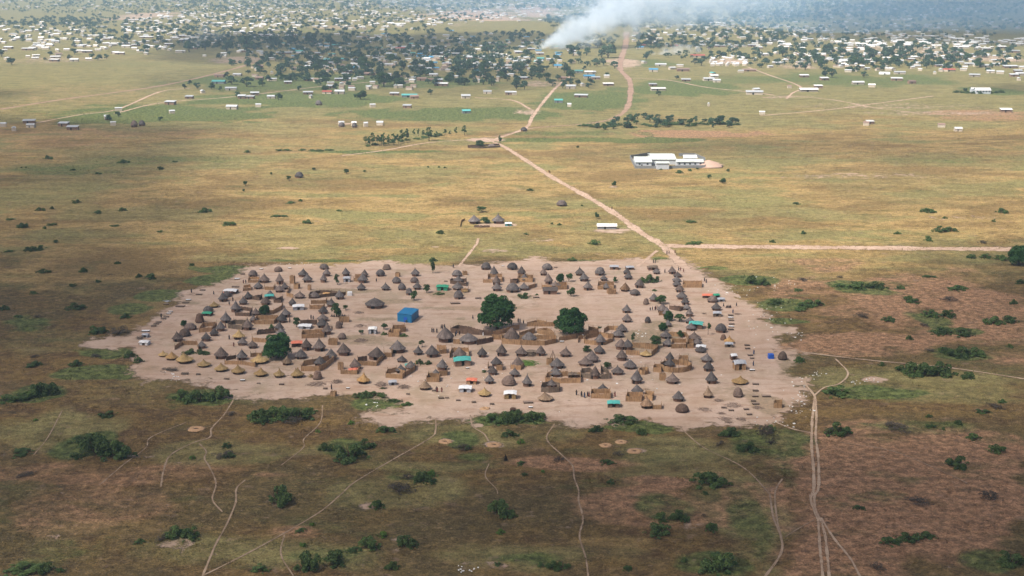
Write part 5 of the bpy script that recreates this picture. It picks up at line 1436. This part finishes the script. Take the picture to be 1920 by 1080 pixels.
H4(480, [(112,733,60),(18,797,40),(240,623,55),(395,603,60),(560,628,50),(620,602,55),(680,600,60),(740,600,30),(390,703,70),(625,700,70),(720,672,50),(845,657,40),(1035,710,65),(875,798,40),(1130,805,60),(640,935,40),(823,943,30),(930,933,48),
 (1575,733,65),(1735,697,60),(1900,706,60),(1330,567,60),(1270,525,90),(1450,530,50),(1530,480,55),(995,490,60),(715,410,70),(210,400,110),(1630,430,70),(1720,448,40),(1825,430,60),(1880,520,70),(1670,525,45),(670,560,50),(600,530,40),(480,405,70),
 (1290,380,60),(930,475,25),(1000,410,45),(1210,350,90),(1400,355,60),(30,390,45),(410,730,35),(130,600,50),(170,505,30),(350,480,60),(430,490,50),(1500,580,50),(1815,585,40),(960,625,30),(1080,580,30),(120,548,30),(1430,475,50),(1040,475,50),
 (1280,460,60),(1210,530,60),(1900,450,50),(520,505,60),(700,530,40),(1120,355,60),(1000,345,50),(1460,285,50),(1740,325,50),(860,320,30),(1560,300,50)], 'G')
H4(480, [(735,938,35),(120,255,40),(60,265,80),(270,265,60),(420,262,40),(40,205,30),(290,140,40),(30,130,30),(1050,150,40),(830,110,50),(1070,180,100),(1320,100,50),(1460,132,60),(700,215,50),(1100,150,40),(1750,100,60),(1640,70,80)], 'W')
H4(480, [(1240,410,60),(1240,433,70),(270,372,60),(1300,438,60)], 'B'); H4(480, [(1580,845,60),(1150,725,110)], 'T'); H4(480, [(530,698,70),(1080,365,70)], 'R'); H4(480, [(850,560,90),(1240,600,70),(1310,605,70),(1190,735,60)], 'D')
H4(960, [(440,660,70),(515,725,95),(430,795,30),(95,590,60),(15,705,35),(710,578,40),(530,640,40),(1060,640,55),(1305,605,65),(1115,490,80),(1260,495,50),(1200,515,50),(1480,600,80),(1535,612,55),(1715,537,40),(1830,677,50),(1820,705,120),(990,470,45),
 (600,548,60),(1475,790,30),(15,455,60),(120,440,60),(200,465,60),(290,450,60),(40,585,40),(480,408,40),(740,348,50),(500,355,50),(1560,348,80),(1700,345,60),(1420,340,60),(1190,262,50),(1800,345,60),(630,590,60)], 'G')
H4(960, [(725,638,75),(575,550,60),(1100,675,105),(1875,852,40),(1520,580,60),(1890,415,70),(1000,200,50),(1150,250,30),(1060,225,40),(610,310,50)], 'W')
H4(960, [(580,583,80),(1060,532,65),(960,360,50)], 'B'); H4(960, [(350,765,60),(500,540,60),(1505,555,50)], 'T'); H4(960, [(1395,425,100),(1215,350,60),(970,345,60)], 'R'); H4(960, [(1285,530,90),(375,590,60),(1780,530,100)], 'D')
rt = random.Random(5)
for _ in range(42): HOUSES.append((960 + rt.uniform(1490, 1760) / 4, rt.uniform(428, 497) / 4, rt.uniform(22, 34) / 4, 'N'))
H4(1440, [(275,575,65),(430,597,60),(310,683,130),(380,657,60),(680,628,85),(778,648,50),(968,600,80),(880,505,50),(1790,838,80),(770,925,55),(1430,980,55),(695,505,60),(560,490,60),(640,487,55),(300,485,50),(255,415,60),(180,418,40),(85,353,40),
 (610,330,70),(375,375,35),(700,335,80),(1270,345,80),(1650,415,45),(1730,345,50),(1590,290,70),(1430,295,80),(415,415,30),(1150,305,50),(1060,325,60),(1560,315,80),(1640,370,70),(1270,300,40),(1380,290,40),(1330,330,50),(1830,310,60),(975,305,50),(800,340,40)])
H4(1440, [(990,550,80),(1250,550,30),(1550,570,75),(1670,543,55),(1740,548,50),(1850,570,60),(1890,562,60),(1880,598,35),(1880,540,60),(1825,505,100),(1710,490,60),(1640,500,80),(1465,525,45),(1295,530,50),(1350,497,80),(1290,495,60),(1115,500,50),
 (1090,482,50),(560,458,80),(480,452,80),(75,475,80),(15,503,40),(1840,390,90),(1510,485,70),(1410,455,90),(1440,420,60),(1910,510,50),(600,535,50),(660,530,40),(930,520,50),(1140,525,30)], 'G')
H4(1440, [(1365,530,80),(1330,530,40)], 'R'); H4(1440, [(1085,622,55),(1300,948,50),(160,655,30),(735,935,40)], 'D'); H4(1440, [(875,553,80)], 'N')
def scatter(lst, cx, cy, rx, ry, n, kinds, w0, avoid=True):
    for _ in range(n):
        a = rt.uniform(0, 2 * PI); q = math.sqrt(rt.random())
        x, y = cx + rx * q * math.cos(a), cy + ry * q * math.sin(a)
        if y < -6 or x < -60 or x > 1990: continue
        if avoid and 58 < y < 260 and abs(x - 1173) < 15: continue
        lst.append((x, y, rt.uniform(*w0) * GS(y), rt.choice(kinds)))
WW, GG = "WWWWG", "GGGWGGD"
scatter(HOUSES, 200, 72, 230, 22, 90, WW, (6, 13)); scatter(HOUSES, 400, 52, 170, 26, 150, WW, (6, 12)); scatter(HOUSES, 620, 30, 330, 24, 330, WW, (6, 14)); scatter(HOUSES, 60, 60, 110, 20, 40, WW, (6, 12))
scatter(HOUSES, 760, 95, 320, 40, 170, GG + "BT", (6, 12)); scatter(HOUSES, 900, 112, 180, 26, 60, GG + "B", (6, 12)); scatter(HOUSES, 720, 135, 260, 34, 90, GG + "DD", (5, 9)); scatter(HOUSES, 1650, 112, 270, 22, 60, GG + "WD", (5, 9)); scatter(HOUSES, 1370, 68, 200, 26, 130, GG, (6, 12)); scatter(HOUSES, 1600, 45, 330, 26, 200, GG, (6, 12))
scatter(HOUSES, 1770, 80, 170, 14, 110, WW, (6, 13)); scatter(HOUSES, 1700, 108, 240, 14, 60, "WGWGG", (6, 12)); scatter(HOUSES, 960, 16, 980, 15, 300, WW + GG, (6, 13)); scatter(HOUSES, 960, 4, 1000, 9, 400, GG + "W", (7, 14)); scatter(HOUSES, 1010, 20, 130, 22, 90, WW, (7, 15))
scatter(HOUSES, 1560, 84, 160, 10, 50, WW, (6, 12)); scatter(HOUSES, 270, 92, 240, 12, 30, WW, (6, 12))
HOUSES.sort(key=lambda h: -h[2])
N_IND = 292
for i, (px, py, w, k) in enumerate(HOUSES[:N_IND]):
    s = GS(py); W = w / s
    o = take(rt.choice(HP[k])); d = min(1.5, max(.55, (W / 8) ** .6)) * rt.uniform(.9, 1.15); hh = (rt.uniform(.85, 1.15) if k != 'N' else min(1, W / 8))
    o.location = (*G(px, py), 0); o.scale = (W / 8, d if k != 'N' else W / 8, hh); o.rotation_euler = (0, 0, rt.uniform(-.22, .22))
    reg(o, HL[k], px, py, "tent" if k == 'N' else "house", {'N': "white tents at the town edge"}.get(k, "houses of the town"))
def rest_houses():
    by = {}
    for px, py, w, k in HOUSES[N_IND:]:
        x, y = G(px, py); W = w / GS(py); D = W * rt.uniform(.5, .8); a = rt.uniform(-.5, .5) + (PI / 2 if rt.random() < .35 else 0)
        h = rt.uniform(2.3, 2.9); hr = h + rt.uniform(.6, 1.3)
        R = Matrix.Rotation(a, 3, 'Z')
        def P(u, v, z):
            p = R @ Vector((u * W / 2, v * D / 2, 0)); return (x + p.x, y + p.y, z)
        by.setdefault(("w", ), MB()).prism([P(-1, -1, 0), P(1, -1, 0), P(1, 1, 0), P(-1, 1, 0)], (0, 0, h))
        m = by.setdefault(k, MB())
        m.prism([P(-1.08, -1.12, h + .01), P(-1.08, 0, hr), P(-1.08, 1.12, h + .01)], tuple(Vector(P(1.08, 0, 0)) - Vector(P(-1.08, 0, 0))))
    root = empty("far_town_houses", G(960, 30)); inv = -Vector(root.location)
    mats = {'W': "white", 'G': "greytin", 'B': "bluetin", 'T': "tealtin", 'R': "redtin", 'D': "rusttin", 'N': "tarpwhite", ("w",): "wallcream"}
    V = []; F = []; mi = []; order = list(by)
    for q, k in enumerate(order):
        n = len(V); V += [tuple(Vector(p) + inv) for p in by[k].v]; F += [tuple(n + i for i in f) for f in by[k].f]; mi += [q] * len(by[k].f)
    me = bpy.data.meshes.new("far_town_houses"); me.from_pydata(V, [], F)
    for k in order: me.materials.append(MAT[mats[k]])
    me.polygons.foreach_set("material_index", mi); me.update()
    loc = root.location.copy(); bpy.data.objects.remove(root)
    o = bpy.data.objects.new("far_town_houses", me); COL.objects.link(o); o.location = loc
    tag(o, "mass of tiny pale roofs of the far town under the haze", "houses", kind="stuff")
rest_houses()

# big white hall in a green plot, round hut yards, walled white compound
def hall():
    x, y = 1440 + 1615 / 4, 176
    s = GS(y); o = empty("white_hall", G(x, y))
    house_parts(o, 26 / 1.0 * (110 / 4 / s) / 26, 9, 3.6, 6.0, "white", "wallwhite", 1, .5, 5)
    tag(o, "large white hall in a hedged green plot at the far right", "hall")
    w = 18 / s
    o2 = empty("white_annex", (G(1440 + 1545 / 4, 174.5)[0], G(0, 174.5)[1], 0)); house_parts(o2, 5, 6, 4.0, 5.4, "white", "wallwhite", 1, .3); tag(o2, "small white block left of the large white hall", "house")
    for i in range(9): shrubs(Tile(1440, 0, 4), [(1420 + i * 42, 705 - abs(i - 4) * 2, 50, 24)])
hall()
def compound():
    Z = Tile(1160, 270, 9.6)
    def at(x, y): return Vector((*G(*Z(x, y)), 0))
    o = empty("walled_compound", at(900, 440)); base = Vector(o.location)
    def blk(name, x0, x1, yb, D, hw, hr, roof, wall, wins=0, doors=0, rz=0):
        a, b = at(x0, yb) - base, at(x1, yb) - base
        sub = bpy.data.objects.new(name, None); COL.objects.link(sub); sub.parent = o
        sub.location = (a + b) / 2
        house_parts(sub, (b - a).length, D, hw, hr, roof, wall, doors, .5, wins)
        return sub
    blk("west_hall", 305, 590, 418, 20, 3.4, 5.6, "palegreen", "wallwhite", 2, 1)
    blk("long_hall", 600, 1030, 372, 30, 3.4, 5.0, "palegreen", "wallwhite", 0, 0)
    blk("gatehouse", 680, 905, 455, 9, 3.9, 4.5, "palegreen", "wallwhite", 0, 0)
    blk("classroom_wing", 1045, 1520, 415, 8, 3.5, 4.7, "palegreen", "wallwhite", 5, 0)
    blk("rear_block", 1180, 1400, 330, 8, 3.0, 4.4, "white", "wallwhite", 2, 0)
    def wall(pts, h, mat):
        for p, q in zip(pts[:-1], pts[1:]):
            p, q = at(*p) - base, at(*q) - base; n = Vector((-(q - p).y, (q - p).x, 0)).normalized() * .15
            MB().prism([p - n, q - n, q + n, p + n], (0, 0, h)).build("boundary_wall", MAT[mat], o)
    wall([(300, 442), (672, 444)], 1.9, "wallgrey"); wall([(910, 440), (1555, 432)], 1.9, "wallgrey"); wall([(300, 440), (205, 262)], 2.4, "wallgrey")
    wall([(212, 258), (560, 205)], 2.2, "wallgrey"); wall([(1080, 222), (1370, 222), (1552, 300), (1558, 428)], 2.2, "wallgrey")
    tag(o, "walled white compound of pale green roofed halls on the plain", "compound")
    h = empty("earth_heap", at(1620, 400)); MB().lathe([(9, 0), (7.5, 1.0), (4.5, 2.6), (1.5, 3.8), (.2, 4.2)], 20, .12).build("heap", MAT["pinkearth"], h, True)
    h.scale = (1.1, 1.2, 1.0)
    tag(h, "pinkish heap of earth at the right end of the walled compound", "earth heap")
compound()
shrubs(Tile(1160, 270, 9.6), [(1090, 515, 110, 60), (1280, 490, 70, 70), (1420, 460, 60, 40), (760, 470, 60, 40), (1640, 590, 70, 60), (1890, 660, 90, 60)])
huts(Tile(480, 0, 4), 'd', [(640,918,952,46),(470,755,790,50),(738,922,958,40)], "round pale hut at the town front")
huts(Tile(0, 0, 4), 'd', [(1000,905,955,50),(1060,905,945,50),(800,878,900,40)], "round pale hut at the left town front")
huts(Tile(960, 0, 4), 'd', [(90,955,985,50)], "small grey hut at the road bend")
huts(Tile(660, 220, 2.667), 'w', [(700,132,152,40)], "grey roofed hut in the roadside yard")

# ------------------------------------------------------------------ town trees
TT = []
def T4(ox, rows):
    for x, y, w in rows: TT.append((ox + x / 4, (y + w * .45) / 4, 1.08 * w / 4))
T4(480, [(785,705,90),(960,600,110),(1040,590,100),(1090,620,70),(1310,690,45),(170,725,55),(340,555,45),(520,560,90),(690,510,90),(820,480,110),(770,420,110),(1010,430,80),(1455,580,60),(1540,540,70),(1640,550,60),(1725,540,70),(1840,560,60),(1885,585,55),
 (240,455,45),(390,440,70),(610,460,70),(320,660,40),(460,610,50),(250,595,50),(520,660,60),(600,650,50),(1110,490,70),(1200,480,60),(1320,490,60),(1365,595,50),(1755,465,40),(700,640,50),(770,560,70),(300,580,60),(100,590,50),(50,620,60),(1740,370,90),(1840,350,90),(1530,380,70),
 (1370,400,60),(900,420,60),(560,320,90),(420,300,100),(250,300,90),(120,320,90),(890,200,40),(1270,195,50)])
T4(960, [(440,560,70),(440,610,70),(380,635,60),(575,635,50),(770,490,55),(715,555,35),(1235,578,35),(1005,425,50),(1250,400,40),(1300,420,35),(1500,410,40),(1700,410,50),(540,510,30),(230,520,60),(50,500,50),(80,550,60),(145,575,50),(350,430,50),(460,380,90),(720,380,120),
 (1040,310,80),(950,290,70),(100,400,80),(890,880,60),(940,870,50),(1000,870,60),(1035,890,60),(1090,920,60),(1190,885,50),(1150,930,50),(1260,915,50),(1300,900,30),(1375,880,30),(1500,905,60),(1560,900,80),(1645,900,30),(860,935,60),(760,940,60),(700,945,60),(640,940,50),
 (1095,870,40),(1100,700,40),(1440,905,40),(1370,460,50),(1420,465,60),(1560,410,60),(1870,490,40),(590,610,60),(490,620,50),(670,400,70),(560,390,60),(640,330,60)])
T4(1440, [(350,435,80),(285,440,60),(390,500,45),(435,555,60),(480,550,70),(720,555,55),(635,440,50),(785,420,70),(760,385,70),(940,450,60),(1205,390,65),(1330,370,60),(1440,385,50),(1500,430,60),(1570,405,55),(1770,480,50),(1590,470,80),(1295,470,60),(1190,490,50),
 (1735,400,50),(1655,520,45),(110,390,80),(440,370,80),(545,390,70),(900,400,90),(1025,405,60),(785,490,50),(1165,340,60),(1480,675,35),(1350,430,50),(1410,490,40),(1235,480,40),(680,470,40),(1030,470,40),(870,410,60),(990,340,70),(1230,300,50),(270,340,60)])
T4(0, [(735,430,55),(685,425,40),(90,455,70),(1090,370,70),(1180,360,50),(1300,345,45),(745,320,40),(375,400,40),(525,430,40),(560,385,50),(340,440,30),(1420,620,35),(1385,650,40),(1480,645,50),(1585,645,50),(1650,665,35),(1775,705,50),(1740,600,80),(1850,610,90),(890,855,45),
 (1200,895,35),(820,880,50),(1705,560,40),(955,285,60),(1420,350,90),(1540,340,80),(1700,350,90),(1850,330,120),(10,400,60),(800,425,40)])
rx_ = random.Random(8)
for _ in range(26): TT.append((rx_.uniform(1125, 1380), rx_.uniform(228, 241), rx_.uniform(8, 16)))
TREE_EXPL = len(TT)
TS = []
def tscatter(cx, cy, rx, ry, n, w0=(5.5, 11)):
    tmp = []
    scatter(tmp, cx, cy, rx, ry, n, "x", w0)
    TS.extend((a, b, c) for a, b, c, _ in tmp)
tscatter(760, 80, 420, 22, 380); tscatter(720, 128, 270, 36, 190, (6, 11)); tscatter(950, 142, 120, 28, 70, (6, 11)); tscatter(1650, 112, 280, 24, 150, (6, 11)); tscatter(700, 110, 300, 34, 170); tscatter(1270, 58, 240, 34, 460); tscatter(1600, 48, 340, 32, 480); tscatter(1700, 100, 240, 22, 120); tscatter(420, 40, 340, 30, 300, (6, 11)); tscatter(90, 42, 130, 8, 120)
tscatter(440, 84, 110, 14, 60); tscatter(980, 118, 160, 20, 70); tscatter(960, 8, 1000, 12, 1100, (8, 15)); tscatter(250, 70, 260, 20, 90, (6, 11)); tscatter(1560, 20, 420, 16, 500, (8, 14)); tscatter(640, 28, 300, 20, 420, (6, 10)); tscatter(230, 18, 260, 8, 320, (5, 8)); tscatter(200, 50, 240, 14, 160, (6, 10)); tscatter(1180, 40, 160, 14, 220, (9, 14)); tscatter(1380, 95, 200, 20, 90)
TS.sort(key=lambda t: -t[2])
n_more = 285 - TREE_EXPL
for px, py, w in TT + TS[:n_more]:
    h = w * rt.uniform(.72, 1.0)
    o = tree('town' if rt.random() < .8 or py < 110 else 'round', px, py, w, h, "broad dark tree of the town", group="trees of the town")
def rest_trees():
    r = np.random.default_rng(3); Vs = []; Fs = []; n0 = 0
    for px, py, w in TS[n_more:]:
        x, y = G(px, py); W = w / GS(py); Hh = W * rt.uniform(.7, 1.0)
        k = 60 if py > 30 else 36
        lob = [(rt.uniform(-.25, .25), rt.uniform(-.25, .25), rt.uniform(.32, .68), rt.uniform(.26, .36), .95) for _ in range(3)]
        V, F = leaf_cloud(lob, k, .30, r)
        V = V * np.array([W, W, Hh]) + np.array([x, y, 0]); Vs.append(V); Fs.append(F + n0); n0 += len(V)
        s = .035 * W; q = []
        T = np.array([[x - s, y, 0], [x + s, y, 0], [x + s * .6, y, Hh * .5], [x - s * .6, y, Hh * .5]]); Vs.append(T); Fs.append(np.array([[0, 1, 2, 3]]) + n0); n0 += 4
    o = bpy.data.objects.new("far_town_trees", np_mesh("far_town_trees", np.concatenate(Vs), np.concatenate(Fs), MAT["town_leaf"])); COL.objects.link(o)
    tag(o, "mass of dark trees between the roofs of the far town", "trees", kind="stuff")
rest_trees()

shrubs(Tile(0, 0, 1), [(1100 + i * 21 + rx_.uniform(-6, 6), 240 - i * .35 + rx_.uniform(-3, 3), rx_.uniform(20, 30), rx_.uniform(5, 8)) for i in range(14)])
shrubs(Tile(0, 0, 1), [(690 + i * 15 + rx_.uniform(-4, 4), 275 - i * 2.2, rx_.uniform(12, 20), rx_.uniform(4, 7)) for i in range(10)])
# ------------------------------------------------------------------ smoke (a fire in the town) and haze
def mat_smoke(name, dens, scale, col=(.95, .97, 1.0), lo=.38, hi=.72):
    m = bpy.data.materials.new(name); m.use_nodes = True; t = m.node_tree
    t.nodes.remove(t.nodes["Principled BSDF"])
    v = t.nodes.new("ShaderNodeVolumePrincipled"); v.inputs["Color"].default_value = (*col, 1); v.inputs["Anisotropy"].default_value = .2
    g = t.nodes.new("ShaderNodeNewGeometry"); n = t.nodes.new("ShaderNodeTexNoise"); n.inputs["Scale"].default_value = scale; n.inputs["Detail"].default_value = 4
    mr = t.nodes.new("ShaderNodeMapRange"); mr.interpolation_type = 'SMOOTHSTEP'
    mr.inputs[1].default_value = lo; mr.inputs[2].default_value = hi; mr.inputs[3].default_value = 0; mr.inputs[4].default_value = dens
    t.links.new(g.outputs["Position"], n.inputs["Vector"]); t.links.new(n.outputs["Fac"], mr.inputs[0]); t.links.new(mr.outputs[0], v.inputs["Density"])
    t.links.new(v.outputs[0], t.nodes["Material Output"].inputs["Volume"])
    return m
def plume(name, pts, rads, mat, label):
    o = None
    m = MB(); P = smooth_line([np.array(p) for p in pts], 6) if len(pts) > 2 else pts
    n = len(P); R = []
    for i, p in enumerate(P):
        p = Vector(p); d = (Vector(P[min(i + 1, n - 1)]) - Vector(P[max(i - 1, 0)])).normalized()
        x = d.cross(Vector((0, 1, 0))).normalized(); y = d.cross(x); f = i / (n - 1) * (len(rads) - 1); a = int(min(f, len(rads) - 2)); rr = rads[a] + (rads[a + 1] - rads[a]) * (f - a)
        ring = []
        for j in range(22):
            an = 2 * PI * j / 22; w = float(fbm(np.array([math.cos(an) * 1.5 + i * .5]), np.array([math.sin(an) * 1.5 + i * .31]), 8)[0])
            q = p + (x * math.cos(an) + y * math.sin(an)) * rr * (.62 + .8 * w); q.z = max(q.z, .3 + .01 * j)
            ring.append(q)
        R.append(ring)
    m.rings(R)
    o = m.build(name, mat, None, True)
    tag(o, label, "smoke", kind="stuff")
def mat_plume(sx, sy):
    """dense white at the fire, wispy edges, thinning down the wind"""
    t = NT("white_smoke"); t.t.nodes.remove(t.b)
    v = t.add("ShaderNodeVolumePrincipled"); v.inputs["Color"].default_value = (.86, .93, 1.0, 1); v.inputs["Anisotropy"].default_value = 0.0
    p = t.pos(); s = t.add("ShaderNodeSeparateXYZ", None, Vector=p); x, y, z = s.outputs[0], s.outputs[1], s.outputs[2]
    def mr(v_, a0, a1, b0, b1):
        return t.add("ShaderNodeMapRange", {"clamp": True}, i0=v_, i1=float(a0), i2=float(a1), i3=float(b0), i4=float(b1)).outputs[0]
    zc = t.math('ADD', mr(x, sx, sx + 140, 3, 62), mr(x, sx + 140, sx + 440, 0, 40)); yc = mr(x, sx, sx + 440, sy, sy + 190)
    rad = t.math('ADD', mr(x, sx, sx + 95, 8, 36), mr(x, sx + 95, sx + 320, 0, 22))
    d = t.math('DIVIDE', t.math('SQRT', t.math('ADD', t.math('POWER', t.math('SUBTRACT', z, zc), 2.0), t.math('POWER', t.math('MULTIPLY', t.math('SUBTRACT', y, yc), .6), 2.0))), rad)
    n = t.noise(p, .032, 5, .65, .6)
    f = t.step(t.math('ADD', t.math('SUBTRACT', 1.0, d), t.math('MULTIPLY', t.math('SUBTRACT', n, .5), 4.6)), -.05, 1.15)
    dens = t.math('MULTIPLY', f, t.math('MULTIPLY', mr(x, sx + 20, sx + 170, .095, .018), mr(x, sx + 150, sx + 400, 1.0, .25)))
    t.put(v.inputs["Density"], dens)
    t.t.links.new(v.outputs[0], t.out.inputs["Volume"])
    return t.m
sx, sy = G(1010, 93)
plume("smoke_plume", [(sx - 2, sy, 1), (sx + 14, sy + 6, 12), (sx + 42, sy + 16, 26), (sx + 85, sy + 40, 44), (sx + 140, sy + 70, 66), (sx + 220, sy + 100, 76), (sx + 320, sy + 145, 88), (sx + 450, sy + 195, 100)], [12, 30, 44, 56, 62, 66, 64, 50], mat_plume(sx, sy),
      "white smoke plume leaning right from a fire among the town trees")
sx, sy = G(1222, 104)
plume("smoke_plume", [(sx, sy, 1), (sx + 18, sy + 10, 4), (sx + 45, sy + 20, 7), (sx + 75, sy + 30, 8)], [3, 7, 8, 5], mat_smoke("thin_smoke", .07, .07), "low thin smoke lying beside the red dirt road")
sx, sy = G(338, 95)
plume("smoke_plume", [(sx, sy, 1), (sx + 12, sy + 10, 10), (sx + 32, sy + 30, 22), (sx + 60, sy + 60, 30)], [4, 10, 14, 9], mat_smoke("blue_smoke", .022, .05, (.75, .85, .97)), "thin bluish smoke by the trees at the left of town")
# smoke that has spread out over the right part of the town
def mat_even(name, dens, col):
    m = bpy.data.materials.new(name); m.use_nodes = True; t = m.node_tree
    t.nodes.remove(t.nodes["Principled BSDF"])
    v = t.nodes.new("ShaderNodeVolumePrincipled"); v.inputs["Color"].default_value = (*col, 1); v.inputs["Density"].default_value = dens
    t.links.new(v.outputs[0], t.nodes["Material Output"].inputs["Volume"])
    return m
def smoke_layer():
    cx, cy = 800, 2800
    m = MB().lathe([(.15, -1.0), (.6, -.85), (.9, -.45), (1.0, 0), (.9, .45), (.6, .85), (.15, 1.0)], 36, .10, random)
    m.v = [(cx + v[0] * 1150, cy + v[1] * 1000, 66 + v[2] * 52) for v in m.v]
    o = m.build("smoke_layer", mat_even("spread_smoke", .00042, (.36, .64, 1.0)), None, True)
    tag(o, "thin blue smoke layer spread over the right part of the town", "smoke", kind="stuff")
smoke_layer()
def haze():
    m = bpy.data.materials.new("pale_haze"); m.use_nodes = True; t = m.node_tree
    t.nodes.remove(t.nodes["Principled BSDF"])
    v = t.nodes.new("ShaderNodeVolumePrincipled"); v.inputs["Color"].default_value = (.52, .76, 1.0, 1); v.inputs["Density"].default_value = 0.00011; v.inputs["Anisotropy"].default_value = .1
    t.links.new(v.outputs[0], t.nodes["Material Output"].inputs["Volume"])
    # one closed box round the whole ground sheet
    o = MB().box(-27500, 27500, -10500, 45500, -1.0, 190.0).build("haze", m)
    tag(o, "pale dry season haze over the plain", kind="stuff")
haze()

# ------------------------------------------------------------------ labels: what it looks like and which landmark it stands nearest to
LM = [("the blue tarpaulin shed",764,604),("the largest round tree",932,617),("the smaller round tree",1071,628),("the left round tree",521,671),("the oval enclosure",1267,698),("the white posted shed",699,626),
 ("the teal roofed hut",868,687),("the green topped shelter",1151,764),("the green tent",829,545),("the white canopy",431,551),("the orange shelter at right",1327,559),("the blue tank",1447,673),("the coral awning",663,700),
 ("the turquoise hut",505,562),("the turquoise shelter",1305,617),("the white tent",872,736),("the long thatched house",1032,552),("the orange topped shelter",884,721),("the tall pole frame",1037,674),("the corner plastic shelter",269,647),
 ("the green tarpaulin",387,593),("the dome shelter",957,748),("the conical tree",633,534),("the burnt stump",948,863),("the left dug pit",368,804),("the white roofed shed",1138,430),("the twin hut farm",912,420),
 ("the track fork",1526,745),("the compound",1250,318),("the smoke plume",1012,93),("the red road",1174,150),("the white hall",1844,176),("the tent cluster",1366,116),("the blue roofs",790,106),("the tree row",745,272),("the red roofed house",612,176),
 ("the straight road",1600,464),("the road junction",1250,460),("the bottom left path fork",385,1050),("the twin track fork",1535,985),("the long red road",150,182),("the left front houses",120,240),("the road bend",905,262),("the lone left hut",560,332),("the village's right corner",1490,740),("the left soil tongue",180,645),("the teal compound",767,182),("the brown roof",1405,134),("the large lone tree",672,182),("the dark edge tree",1910,497)]
ORD = ["nearest", "second nearest", "third nearest", "fourth nearest", "fifth nearest", "sixth nearest", "seventh nearest", "eighth nearest", "ninth nearest", "tenth nearest", "eleventh nearest", "twelfth nearest"]
def label_all():
    for o in [o for o in bpy.data.objects if o.parent is None and o.type == 'EMPTY' and 'category' not in o]:   # kinds that were never placed
        for k in list(o.children_recursive): bpy.data.objects.remove(k)
        bpy.data.objects.remove(o)
    groups = {}
    for e in REG: groups.setdefault(e[1], []).append(e)
    lmx = np.array([l[1] for l in LM], float); lmy = np.array([l[2] for l in LM], float)
    for look, L in groups.items():
        if len(L) == 1: L[0][0]["label"] = look if len(look.split()) >= 4 else look + " standing in the village"; continue
        x = np.array([e[2] for e in L]); y = np.array([e[3] for e in L])
        best = [(99, 1e9, None)] * len(L)
        for li in range(len(LM)):
            dx = x - lmx[li]; dy = (y - lmy[li]) * 2.2; dist = np.hypot(dx, dy)
            sec = np.where(np.abs(dx) >= np.abs(dy), np.where(dx < 0, 0, 1), np.where(dy < 0, 2, 3))
            for q in range(4):
                ids = np.where(sec == q)[0]; ids = ids[np.argsort(dist[ids])]
                for rank, i in enumerate(ids[:40]):
                    c = (rank + dist[i] / 170.0, dist[i], (li, q, rank))
                    if c < best[i]: best[i] = c
        for e, b in zip(L, best):
            if b[2] is None: e[0]["label"] = look; continue
            li, q, rank = b[2]
            w = ["left of", "right of", "behind", "in front of"][q]
            od = ORD[rank] if rank < 12 else f"{rank + 1}th nearest"
            e[0]["label"] = f"{look}, {od} {w} {LM[li][0]}".replace("round dug pit with a rim of pale earth", "round dug pit with a pale rim")
label_all()
